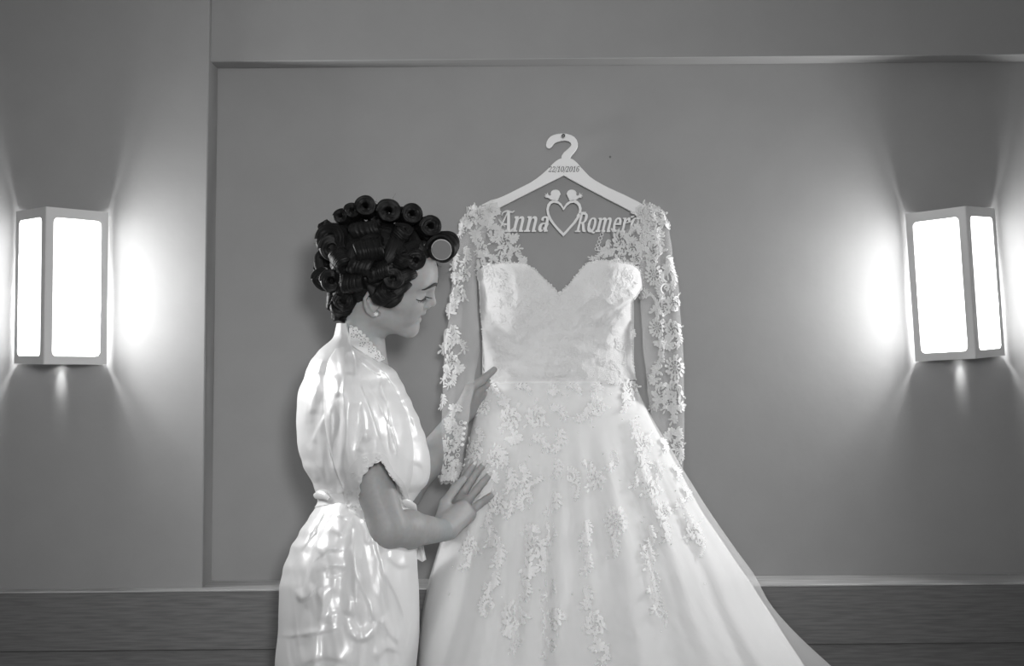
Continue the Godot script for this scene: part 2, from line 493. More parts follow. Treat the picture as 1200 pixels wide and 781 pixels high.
func build_lamp(label: String, foot: Vector3, tilt: float, energy: float) -> void:
	## foot is the middle of the lower back edge on the wall; the lamp is a wedge of two framed opal panes
	var a := 0.102; var d := 0.128; var h := 0.346; var gap := 0.0065
	var t := Node3D.new(); t.name = "wall_lamp"; add_child(t, true)
	tag(t, label, "lamp", "wedge-shaped wall lamps either side of the niche")
	t.position = foot; t.rotation.z = tilt
	var own := func(called: String, mb: MB, m: Material):
		var o := MeshInstance3D.new(); o.name = called; o.mesh = mb.mesh(m); t.add_child(o, true)
		return o
	var th := 0.004
	for side in [-1.0, 1.0]:
		var A := Vector3(side * a, 0, gap); var B := Vector3(0, 0, gap + d)
		var p0: Vector3 = A if side < 0 else B
		var p1: Vector3 = B if side < 0 else A
		var ex := (p1 - p0).normalized(); var w := (p1 - p0).length()
		var en := ex.cross(Vector3.UP).normalized()
		var edge := 0.019; var post := 0.016
		var l := edge if side < 0 else post
		var r := post if side < 0 else edge
		var hole := Rect2(l, 0.018, w - l - r, h - 0.018 - 0.022)
		var mb := MB.new(); plate(mb, p0, ex, Vector3.UP, en, w, h, hole, 0.012, th)
		own.call("frame_panel", mb, M.lamp_frame)
		mb = MB.new()
		var q := p0 - en * 0.003
		mb.facet([q + ex * 0.006 + Vector3.UP * 0.006, q + ex * (w - 0.006) + Vector3.UP * 0.006, q + ex * (w - 0.006) + Vector3.UP * (h - 0.006), q + ex * 0.006 + Vector3.UP * (h - 0.006)])
		mb.facet([q + ex * 0.006 + Vector3.UP * (h - 0.006) - en * 0.002, q + ex * (w - 0.006) + Vector3.UP * (h - 0.006) - en * 0.002, q + ex * (w - 0.006) + Vector3.UP * 0.006 - en * 0.002, q + ex * 0.006 + Vector3.UP * 0.006 - en * 0.002])
		own.call("opal_pane", mb, M.opal)
		var al := AreaLight3D.new(); al.name = "pane_light"
		al.area_size = Vector2(hole.size.x - 0.004, hole.size.y - 0.004); al.light_energy = energy; al.area_range = 10.0; al.area_attenuation = 2.0; al.shadow_enabled = true
		t.add_child(al, true)
		var c := p0 + ex * (hole.position.x + hole.size.x / 2) + Vector3.UP * (hole.position.y + hole.size.y / 2) + en * (th + 0.002)
		al.transform = Transform3D(Basis(-ex, Vector3.UP, -en).orthonormalized(), c)
		if al.transform.basis.determinant() < 0: al.transform = Transform3D(Basis(ex, Vector3.UP, -en), c)
		al.transform = Transform3D(Basis.looking_at(en, Vector3.UP), c)
	# corner post, top and bottom plates; the bottom one has a vent hole near the wall
	var mb2 := MB.new()
	mb2.tube([Vector3(0, 0, gap + d + 0.001), Vector3(0, h, gap + d + 0.001)], [0.0035, 0.0035], 10)
	own.call("corner_post", mb2, M.lamp_frame)
	for lev in 2:
		var y0 := 0.0 if lev == 0 else h - 0.004
		var y1 := y0 + 0.004
		mb2 = MB.new()
		var outline := []; var hole2 := []
		var hc := Vector2(0.0, 0.015); var hr := 0.0085
		for k in 48:
			var an := TAU * k / 48
			var dir := Vector2(cos(an), sin(an))
			hole2.append(hc + dir * hr)
			# out to the triangle of the plan
			var best := 1e9
			for e in [[Vector2(-a + 0.004, 0.001), Vector2(a - 0.004, 0.001)], [Vector2(a - 0.004, 0.001), Vector2(0, gap + d - 0.004)], [Vector2(0, gap + d - 0.004), Vector2(-a + 0.004, 0.001)]]:
				var hit = Geometry2D.segment_intersects_segment(hc, hc + dir, e[0], e[1])
				if hit != null: best = minf(best, (hit - hc).length())
			outline.append(hc + dir * best)
		if lev == 1: hole2 = hole2.map(func(p): return hc + (p - hc) * 0.02)
		for k in 48:
			var j := (k + 1) % 48
			var F := func(p: Vector2, y: float): return Vector3(p.x, y, p.y)
			mb2.facet([F.call(outline[j], y1), F.call(outline[k], y1), F.call(hole2[k], y1), F.call(hole2[j], y1)])
			mb2.facet([F.call(outline[k], y0), F.call(outline[j], y0), F.call(hole2[j], y0), F.call(hole2[k], y0)])
			mb2.facet([F.call(outline[k], y0), F.call(outline[k], y1), F.call(outline[j], y1), F.call(outline[j], y0)])
			mb2.facet([F.call(hole2[k], y1), F.call(hole2[k], y0), F.call(hole2[j], y0), F.call(hole2[j], y1)])
		own.call("bottom_plate" if lev == 0 else "top_plate", mb2, M.lamp_frame)
	mb2 = MB.new(); mb2.box(Vector3(-0.045, 0.05, 0.0), Vector3(0.045, h - 0.05, gap), 0.001)
	own.call("back_plate", mb2, M.lamp_frame)
	mb2 = MB.new(); mb2.ball(Vector3(0, 0.12, gap + 0.045), Vector3(0.022, 0.035, 0.022), 14, 8)
	own.call("bulb", mb2, M.opal)
	var sp := OmniLight3D.new(); sp.name = "bulb_light"
	sp.light_energy = 0.15; sp.omni_range = 8.0; sp.omni_attenuation = 2.0; sp.light_size = 0.016; sp.shadow_enabled = true
	sp.position = Vector3(0, 0.12, gap + 0.045)
	t.add_child(sp, true)

func build_unseen_lamp() -> void:
	## lamp out of view behind the camera, housing the front spot: round lit face in a black head on a stand
	var from := Vector3(0.30, 1.72, 4.02)
	var ax := (Vector3(-0.10, 1.32, 0.1) - from).normalized()
	var t := thing("unseen_lamp", "unseen black lamp with a round lit face on a thin stand, placed behind the camera to light the bride and dress", "studio lamp", Vector3(from.x, 0, from.z))
	var b := MB.new(); b.tube([from - ax * 0.16, from - ax * 0.15, from - ax * 0.06, from, from + ax * 0.004], [0.05, 0.06, 0.07, 0.125, 0.125], 28, 1.0, Vector3.UP); obj("head", b, M.ink, t)
	b = MB.new(); b.tube([from + ax * 0.005, from + ax * 0.009], [0.112, 0.110], 28, 1.0, Vector3.UP); obj("lit_face", b, M.opal, t)
	b = MB.new(); b.tube([Vector3(from.x, 0.25, from.z + 0.06), Vector3(from.x, 1.70, from.z + 0.06)], [0.012, 0.010], 12); obj("pole", b, M.ink, t)
	for k in 3:
		var d := Vector3(cos(TAU * k / 3 + 0.5), 0, sin(TAU * k / 3 + 0.5))
		b = MB.new(); b.tube([Vector3(from.x, 0.5, from.z + 0.06), Vector3(from.x, 0.012, from.z + 0.06) + d * 0.36], [0.008, 0.008], 10); obj("leg", b, M.ink, t)

func build_lamps() -> void:
	build_unseen_lamp()
	build_lamp("lit white wedge-shaped sconce with two opal panes on the pilaster left of the bride", at(72, 427.0, 0.115), deg_to_rad(-1.0), 0.42)
	build_lamp("lit white wedge-shaped sconce with two opal panes, hung askew right of the dress", at(1124, 420.5, 0.0), deg_to_rad(3.2), 0.42)

# ---------- hanger and nail
func text_mesh(words: String, bold: bool, height: float, depth: float, slant: float, squeeze: float, mat_: Material) -> ArrayMesh:
	var f := SystemFont.new(); f.font_names = PackedStringArray(["Droid Serif"]); f.font_weight = 700 if bold else 400
	var tm := TextMesh.new(); tm.font = f; tm.text = words; tm.font_size = 64; tm.pixel_size = height / 46.0; tm.depth = depth; tm.curve_step = 0.8
	var arr := tm.get_mesh_arrays()
	var vs: PackedVector3Array = arr[Mesh.ARRAY_VERTEX]
	for k in vs.size(): vs[k] = Vector3(vs[k].x * squeeze + vs[k].y * slant, vs[k].y, vs[k].z)
	arr[Mesh.ARRAY_VERTEX] = vs
	for s in [Mesh.ARRAY_TANGENT, Mesh.ARRAY_TEX_UV]: arr[s] = null
	var m := ArrayMesh.new(); m.add_surface_from_arrays(Mesh.PRIMITIVE_TRIANGLES, arr); m.surface_set_material(0, mat_)
	return m

func flat(a: Array, ox: float, oy: float, sc: float, z: float, smooth := 0) -> PackedVector2Array:
	## outline measured on a magnified drawing -> metres in the plane z
	var q := []
	for k in range(0, a.size(), 2): q.append(Vector2(ox + a[k] / sc, oy + a[k + 1] / sc))
	var out := PackedVector2Array()
	if smooth == 0:
		for p in q:
			var w := at(p.x, p.y, z); out.append(Vector2(w.x, w.y))
		return out
	var n := q.size()
	for k in n:
		for j in smooth:
			var p: Vector2 = (q[k] as Vector2).cubic_interpolate(q[(k + 1) % n], q[(k + n - 1) % n], q[(k + 2) % n], float(j) / smooth)
			var w := at(p.x, p.y, z); out.append(Vector2(w.x, w.y))
	return out

func build_hanger() -> void:
	var z0 := 0.014; var z1 := 0.026
	var t := thing("clothes_hanger", "flat white wooden hanger with cut-out names, heart and two birds, holding the lace dress", "hanger", at(660, 240, z0))
	var b := MB.new()
	b.slab(flat([480,205, 481,188, 495,166, 520,145, 540,126, 548,112, 543,99, 530,90, 508,85, 480,88, 455,94, 435,102, 425,114, 415,128, 405,137, 392,138, 380,130, 375,114, 380,92, 390,74, 405,58, 425,47, 450,40, 480,37, 515,39, 545,47, 568,61, 583,81, 591,105, 590,128, 580,150, 565,170, 548,188, 540,205,
		560,214, 585,235, 610,265, 640,297, 670,328, 705,353, 750,379, 800,405, 850,428, 900,450, 960,480, 1000,500, 1050,530, 1062,570, 1040,600, 1000,592, 950,566, 880,528, 800,487, 720,445, 640,402, 560,358, 497,323, 430,356, 350,396, 270,436, 190,476, 110,517, 45,550, 0,575, -50,590, -75,570, -60,520, 0,490, 45,478, 90,460, 135,438, 180,415, 225,393, 270,370, 308,345, 340,320, 372,292, 400,265, 420,243, 440,225, 460,212],
		575, 150, 5.783, z1), z0, z1, 0.0012)
	obj("hanger_board", b, M.board, t)
	var dm := shown("date_lettering", text_mesh("22/10/2016", false, 0.0128, 0.0006, 0.2, 0.80, M.ink), t)
	dm.position = at(661, 198.5, z1 + 0.0003) - t.position; dm.rotation.z = deg_to_rad(-0.3)
	# names and heart cut from thinner board
	var zn0 := 0.015; var zn1 := 0.025
	for w in [["Anna", 614.5, 260.5, 0.0475, 0.68], ["Romero", 712.5, 261.5, 0.0445, 0.595]]:
		var o := shown("name_lettering", text_mesh(w[0], true, w[3], zn1 - zn0, 0.24, w[4], M.board), t)
		o.position = at(w[1], w[2], (zn0 + zn1) / 2) - t.position; o.rotation.z = deg_to_rad(-0.5)
	# swashes that tie the names to heart and shoulders
	b = MB.new()
	for sw in [[[588, 253, 590, 249, 595, 247.5, 600, 249, 603, 247], 1.4], [[636, 268, 640, 266, 643, 262], 1.3], [[676, 254, 678, 251, 682, 249.5, 687, 249], 1.3], [[689, 262, 691, 268, 694, 272.5, 697, 272], 1.5], [[584, 257, 588, 262, 592, 266], 1.2], [[732, 262, 738, 260, 744, 258], 1.2]]:
		var q := pts2(sw[0]); var path := []; var rr := []
		for k in 13:
			var p := line(q, k / 12.0); path.append(at(p.x, p.y, (zn0 + zn1) / 2)); rr.append(sw[1] * 0.002 * (0.55 + 0.45 * sin(PI * k / 12.0)))
		b.tube(path, rr, 8)
	obj("lettering_swash", b, M.board, t).set_meta("kind", "stuff")
	b = MB.new()
	var ho := flat([494,540, 478,512, 455,494, 428,488, 402,498, 384,520, 377,550, 381,585, 396,620, 420,655, 450,690, 478,720, 492,735, 508,720, 540,684, 575,645, 600,608, 614,575, 617,545, 608,515, 590,496, 565,488, 538,492, 512,512], 575, 150, 5.783, zn1)
	var hi := flat([494,560, 476,530, 455,512, 430,506, 410,514, 398,532, 393,555, 398,583, 411,612, 432,645, 458,676, 482,700, 493,712, 505,700, 530,672, 560,638, 582,604, 596,575, 599,550, 593,528, 580,513, 562,506, 540,511, 514,532], 575, 150, 5.783, zn1)
	var n := ho.size()
	for k in n:
		var j := (k + 1) % n
		var P := func(p: Vector2, z: float): return Vector3(p.x, p.y, z)
		b.facet([P.call(ho[k], zn1), P.call(ho[j], zn1), P.call(hi[j], zn1), P.call(hi[k], zn1)])
		b.facet([P.call(hi[k], zn0), P.call(hi[j], zn0), P.call(ho[j], zn0), P.call(ho[k], zn0)])
		b.facet([P.call(hi[k], zn1), P.call(hi[j], zn1), P.call(hi[j], zn0), P.call(hi[k], zn0)])
		b.facet([P.call(ho[k], zn0), P.call(ho[j], zn0), P.call(ho[j], zn1), P.call(ho[k], zn1)])
	obj("heart_outline", b, M.board, t)
	for sgn in [-1, 1]:
		var oc := 439.0 if sgn < 0 else 550.0
		var pts := []
		for q in [[-3,-35], [12,-34], [25,-27], [32,-14], [37,-4], [31,3], [28,14], [22,24], [20,36], [10,42], [-12,42], [-22,36], [-34,33], [-42,25], [-52,20], [-70,22], [-64,14], [-76,8], [-64,4], [-72,-8], [-58,-3], [-54,-16], [-48,0], [-38,6], [-30,0], [-32,-12], [-26,-25], [-16,-32]]:
			pts.append(oc + q[0] * -sgn); pts.append(453 + q[1])
		b = MB.new(); b.slab(flat(pts, 575, 150, 5.783, zn1), zn0, zn1, 0.0006)
		obj("bird_cutout", b, M.board, t)
	var np := at(659.5, 163.5, 0.0)
	b = MB.new()
	b.tube([np + Vector3(0, 0, -0.004), np + Vector3(0, 0.002, 0.05)], [0.0016, 0.0016], 10)
	b.tube([np + Vector3(0, 0.002, 0.05), np + Vector3(0, 0.002, 0.0515)], [0.004, 0.0042], 12)
	tag(obj("nail", b, M.nail), "small dark nail in the wall that the white hanger hooks over", "nail")

# ---------- the wedding dress
const SKIRT := [[440,569,743,743,0.085,0.048],[455,564,746,746,0.090,0.050],[480,558,758,757,0.098,0.062],[500,553,770,767,0.104,0.076],[533,546,791,786,0.117,0.098],
	[560,540,807,801,0.126,0.116],[583,533.5,820.5,813,0.135,0.132],[600,528,831.5,822,0.142,0.145],[620,521,845.5,837,0.150,0.160],[650,511,866,857,0.168,0.185],[690,500,892.5,884,0.194,0.212],
	[726,493,917,907,0.212,0.232],[753,490,943,924,0.226,0.246],[781,488.5,974,944,0.240,0.260],[860,474,1050,1005,0.275,0.29],[980,440,1130,1060,0.315,0.32],[1086,410,1190,1120,0.345,0.335]]
var skirt_t := dense(SKIRT, 13.0)
var pleat := noise(0.02, 2, 61)
var crumple := noise(0.03, 3, 62)

func skirt_z(x: float, y: float, right := 2) -> float:
	## depth of the front of the skirt at a spot of the drawing
	var l := drow(skirt_t, y, 1); var r := drow(skirt_t, y, right)
	var u := (x - (l + r) / 2) / ((r - l) / 2)
	var ze := drow(skirt_t, y, 4)
	if y < 486 and absf(u) < 1.0 and cup_lines.size() > 0:
		var zb := bodice_z(x, minf(y, 450)) + 0.0012
		var zn := ze + drow(skirt_t, y, 5) * sqrt(1.0 - u * u)
		return lerpf(zb, zn, smoothstep(448, 486, y))
	if absf(u) >= 1.0: return ze - minf((absf(u) - 1.0) * (r - l) * 0.0009, 0.02)
	var k := smoothstep(480, 600, y)
	var e := sqrt(1.0 - u * u)
	var fan := (x - 655) / (r - l) * 300
	var p := pleat.get_noise_2d(fan * 1.7, y * 0.05) * 0.026 + sin(fan * 0.115 + 1.3) * 0.007 + pleat.get_noise_2d(fan * 4.5, 300 + y * 0.05) * 0.007
	return ze + drow(skirt_t, y, 5) * e + p * k * e * clampf((y - 380) / 300.0, 0.2, 1.1)

const CUP_TOP := [559,319, 567,314, 577,311, 589,308, 602,308, 614,309, 622,313, 631,320, 640,329, 648,337, 656,345.5, 662,338, 669,331, 679,318, 690,308, 703,305, 716,305.5, 728,307, 738,309, 746,313, 753,322]
const CUP_BOTTOM := [567,453, 600,455, 656,454, 710,451, 745,445]
const CUP_LEFT := [559,319, 562,340, 563,365, 566,399, 568,430, 567,453]
const CUP_RIGHT := [753,322, 753,334, 747,346, 740,357, 740,385, 741,412, 745,445]
var cup_lines := []
var cup_folds := []

func bodice_z(x: float, y: float) -> float:
	var l := line(cup_lines[2], (y - 319) / 134.0).x; var r := line(cup_lines[3], (y - 322) / 123.0).x
	var u := clampf((x - (l + r) / 2) / ((r - l) / 2), -1, 1)
	var z := 0.048 + (0.030 if y < 345 else 0.030 + 0.008 * smoothstep(345, 445, y)) + lerpf(0.075, 0.068, smoothstep(340, 440, y)) * sqrt(1.0 - u * u) - 0.015
	for c in [[598, 350, 44], [716, 345, 42]]:
		var d := Vector2((x - c[0]) / c[2], (y - c[1]) / (c[2] * 0.95)).length()
		z += 0.034 * exp(-pow(d, 2.6) * 1.4)
	z += folds_at(cup_folds, Vector2(x, y))
	var k := smoothstep(365, 385, y)
	z += k * 0.0010 * clampf(0.5 + 2.0 * crumple.get_noise_2d(90 + x * 0.5, y * 0.5), 0, 1.6) * sin(y * 0.42 + 0.00022 * pow(x - 650, 2.0) + 2.2 * crumple.get_noise_2d(x * 0.7, y)) * (1.0 - u * u)
	z += 0.0016 * crumple.get_noise_2d(x * 2.2, y * 2.2)
	return z

const ARM_LEFT := [[246,553,577,0.030,0.016],[254,545,577,0.032,0.018],[262,538.5,574,0.036,0.022],[275,536,569,0.042,0.026],[300,533,561,0.055,0.03],[314,531.7,558,0.062,0.03],[340,529,559,0.075,0.032],[370,526,561,0.09,0.034],[407,521,562,0.116,0.034],[450,519,556,0.152,0.030],[480,518,551,0.166,0.026],[505,517,548,0.172,0.024],[535,516,543,0.176,0.022],[566,515,538,0.178,0.020]]
const ARM_RIGHT := [[240,757,764,0.030,0.012],[247,752,776,0.030,0.016],[256,750,780,0.032,0.018],[264,750,784,0.036,0.020],[298,750,788,0.048,0.024],[344,750,796,0.060,0.026],[400,753,800,0.066,0.026],[450,758,801.5,0.068,0.024],[484,762,802,0.070,0.022],[520,768,802,0.072,0.02],[550,778,800.5,0.072,0.018]]

func arm_z(tab: Array, x: float, y: float) -> float:
	var l := row(tab, y, 1); var r := row(tab, y, 2)
	var u := (x - (l + r) / 2) / ((r - l) / 2)
	var z := row(tab, y, 3); var d := row(tab, y, 4)
	if absf(u) >= 1.0: return z - (absf(u) - 1.0) * 0.012
	return z + d * pow(1.0 - u * u, 0.5) + 0.0035 * sin(u * 7.0 + y * 0.006) * (1 - u * u)

const YOKES := [
	[[555,247, 563,243, 572,240, 583,238], [560,320, 575,312, 590,309, 607,309, 622,314], [555,247, 556,262, 557,276, 558,300, 560,320], [583,238, 586,250, 591,263, 601,278.5, 612,297, 622,314]],
	[[753,238, 760,239.5, 767,242, 773,246], [689,308, 703,305.5, 722,306, 740,310, 753,321], [753,238, 748,252, 738,266, 722,281, 704,296, 689,308], [773,246, 769,258, 761,276, 756,298, 753,321]]]

func yoke_z(x: float, y: float) -> float:
	var t := smoothstep(238, 318, y)
	var z := lerpf(0.034, 0.092, t)
	if y < 250: z -= 0.004 * (250 - y) / 12.0
	# the sides fall back towards the armholes
	var side := absf(x - 656)
	return z - 0.00075 * maxf(0.0, side - 62) * t

class Motif:
	## a flat lace pattern in drawing units, with relief heights in millimetres
	var v := PackedVector3Array()
	var i := PackedInt32Array()
	func petal(c: Vector2, ang: float, l: float, w: float, h := 0.9, n := 12) -> void:
		var o := v.size()
		var dir := Vector2.from_angle(ang); var nor := dir.orthogonal()
		v.append(Vector3(c.x + dir.x * l * 0.5, c.y + dir.y * l * 0.5, h * 0.35))
		for ring in [[0.62, 0.35], [0.82, 1.0], [1.0, 0.0]]:
			for k in n:
				var a := TAU * k / n
				var along: float = 0.5 + 0.5 * cos(a) * ring[0]
				var across: float = 0.5 * sin(a) * ring[0] * (0.72 + 0.28 * cos(a)) * (1.0 + 0.1 * sin(a * 5.0))
				var p := c + dir * l * along + nor * w * across
				v.append(Vector3(p.x, p.y, h * ring[1]))
		for k in n:
			var k2 := (k + 1) % n
			tri(o, o + 1 + k, o + 1 + k2)
			for r in 2:
				var a := o + 1 + r * n + k; var b := o + 1 + r * n + k2
				tri(a, a + n, b + n); tri(a, b + n, b)
	func tri(a: int, b: int, c: int) -> void:
		i.append(a); i.append(b); i.append(c)
	func disc(c: Vector2, r: float, h: float, scallops: int) -> void:
		# net ground with a scalloped rim, which holds the pattern together
		var n := scallops * 4
		var o := v.size()
		v.append(Vector3(c.x, c.y, h))
		for ring in [0.55, 0.93, 1.0]:
			for k in n:
				var a := TAU * k / n
				var q: float = r * ring * (0.93 + 0.07 * absf(sin(a * scallops * 0.5)))
				v.append(Vector3(c.x + cos(a) * q, c.y + sin(a) * q, h if ring < 0.95 else 0.0))
		for k in n:
			var k2 := (k + 1) % n
			tri(o, o + 1 + k, o + 1 + k2)
			for q in 2:
				var a := o + 1 + q * n + k; var b := o + 1 + q * n + k2
				tri(a, a + n, b + n); tri(a, b + n, b)
	func cord(p: Array, w: float, h := 1.0) -> void:
		var o := v.size()
		for k in p.size():
			var d: Vector2 = (p[mini(k + 1, p.size() - 1)] - p[maxi(k - 1, 0)]).normalized()
			var nn := d.orthogonal() * w * 0.5
			var q: Vector2 = p[k]
			v.append(Vector3(q.x - nn.x, q.y - nn.y, 0)); v.append(Vector3(q.x, q.y, h)); v.append(Vector3(q.x + nn.x, q.y + nn.y, 0))
		for k in p.size() - 1:
			var a := o + k * 3
			for s in 2:
				tri(a + s, a + s + 3, a + s + 4); tri(a + s, a + s + 4, a + s + 1)

func arc2(c: Vector2, r0: float, r1: float, a0: float, a1: float, n: int) -> Array:
	var out := []
	for k in n:
		var t := float(k) / (n - 1)
		out.append(c + Vector2.from_angle(lerpf(a0, a1, t)) * lerpf(r0, r1, t))
	return out

func motif(kind: String, s: int) -> Motif:
	var g := RandomNumberGenerator.new(); g.seed = 100 + s
	var m := Motif.new()
	match kind:
		"rose":
			for ring in [[9, 7.6, 9.0, 5.6, 0.9], [7, 4.6, 7.0, 4.2, 1.4], [4, 1.4, 5.2, 3.6, 1.9]]:
				for k in ring[0]:
					var a: float = TAU * k / ring[0] + ring[1] + g.randf_range(-0.12, 0.12)
					m.petal(Vector2.from_angle(a - 0.4) * ring[1], a + g.randf_range(0.75, 1.25), ring[2] * g.randf_range(0.85, 1.2), ring[3] * g.randf_range(0.85, 1.1), ring[4])
			for k in 5:
				var a := TAU * k / 5 + 0.2
				m.cord(arc2(Vector2.from_angle(a) * 5.5, 4.4, 5.0, a - 1.3, a + 1.3, 9), 1.1, 1.9)
			for k in 4:
				var a := g.randf_range(0, TAU)
				m.petal(Vector2.from_angle(a) * 12.5, a + g.randf_range(-0.6, 0.6), g.randf_range(6, 9), 3.6, 0.9)
		"spray":
			var path := arc2(Vector2(0, 14), 15, 13, -PI / 2 - 0.95, -PI / 2 + 0.95, 14)
			m.cord(path, 1.8, 1.1)
			for k in 13:
				var p: Vector2 = path[k]
				var dir: Vector2 = (path[k + 1] - p).normalized()
				for side in [-1.0, 1.0]:
					if g.randf() < 0.88: m.petal(p, dir.angle() + side * g.randf_range(0.55, 1.1), g.randf_range(5.0, 9.0), g.randf_range(3.0, 4.2), 1.0, 10)
			m.petal(path[13], (path[13] - path[12]).angle(), 9, 4.4, 1.0)
		"scroll":
			m.cord(arc2(Vector2(0, 8), 2.0, 7.5, 2.2 * PI, 0.55 * PI, 22), 3.0, 1.3)
			m.cord(arc2(Vector2(0, -6), 7.0, 6.2, 0.5 * PI, 1.45 * PI, 10), 2.8, 1.1)
			m.cord(arc2(Vector2(0, 8), 0.5, 3.4, 0, TAU * 1.2, 14), 1.8, 1.2)
			for k in 9:
				var a := 0.5 * PI + k * 0.3
				m.petal(Vector2(0, 8) + Vector2.from_angle(a) * 7.0, a + 0.4, g.randf_range(5.5, 7.5), 4.2, 1.0, 10)
			for k in 6:
				m.petal(Vector2(-5 + k * 1.9, -7 - k * 2.0), 2.4 + k * 0.2, 7, 4.2, 0.9, 10)
		"bud":
			for k in 7: m.petal(Vector2(0, 1), -PI / 2 + (k - 3) * 0.48, g.randf_range(8, 10.5), 4.8, 1.0)
			m.petal(Vector2(0, 1), PI / 2, 9, 4.8, 0.9)
			m.petal(Vector2(0, 1), PI / 2 + 0.8, 7, 4.2, 0.9)
			m.cord(arc2(Vector2(0, -3), 0.5, 3.0, 0, TAU * 1.3, 14), 1.6, 1.6)
		"medallion":
			for k in 15:
				var a := TAU * k / 15 + g.randf_range(-0.08, 0.08)
				m.petal(Vector2.from_angle(a) * 8.2, a + g.randf_range(0.2, 0.7), g.randf_range(6, 8.5), 4.8, 0.8, 10)
			m.cord(arc2(Vector2.ZERO, 8.8, 8.8, 0, TAU, 28), 1.6, 1.6)
			for k in 9:
				var a := TAU * k / 9
				m.petal(Vector2.from_angle(a) * 3.6, a, 5, 3.4, 1.2, 10)
			m.cord(arc2(Vector2.ZERO, 3.2, 3.2, 0, TAU, 16), 1.2, 1.8)
			m.cord(arc2(Vector2.ZERO, 0.4, 2.0, 0, TAU * 1.3, 12), 1.1, 1.9)
	return m

var motifs := {}

func lay(parent: Node, called: String, kind: String, x: float, y: float, size: float, turn: float, zf: Callable, lift := 0.0012, bounds = null, relief := 0.0028) -> void:
	## sew one lace motif on to a surface zf(x, y) -> depth
	var key := kind + str(int(absf(x * 3 + y)) % 3)
	if not motifs.has(key): motifs[key] = motif(kind, int(absf(x * 3 + y)) % 3)
	var m: Motif = motifs[key]
	var b := MB.new()
	var c := cos(turn); var s := sin(turn)
	for p in m.v:
		var px := x + (p.x * c - p.y * s) * size
		var py := y + (p.x * s + p.y * c) * size * (1.22 if kind in ["rose", "medallion"] else 1.0)
		if bounds != null:
			var l := row(bounds, py, 1); var r := row(bounds, py, 2)
			if px < l: px = l + (px - l) * 0.6
			if px > r: px = r + (px - r) * 0.6
		b.v.append(at(px, py, zf.call(px, py) + lift + p.z * relief * minf(size, 1.2)))
	b.i = m.i
	obj(called, b, M.bodice if called.begins_with("bodice") else M.lace if relief > 0.0012 else M.skirt_lace, parent)

func beads(parent: Node, called: String, spots: Array, r: float, m: Material, kind := "stuff") -> void:
	var b := MB.new()
	for p in spots: b.ball(p, Vector3.ONE * r * rng.randf_range(0.8, 1.15), 6, 4)
	var o := obj(called, b, m, parent)
	if kind: o.set_meta("kind", kind)

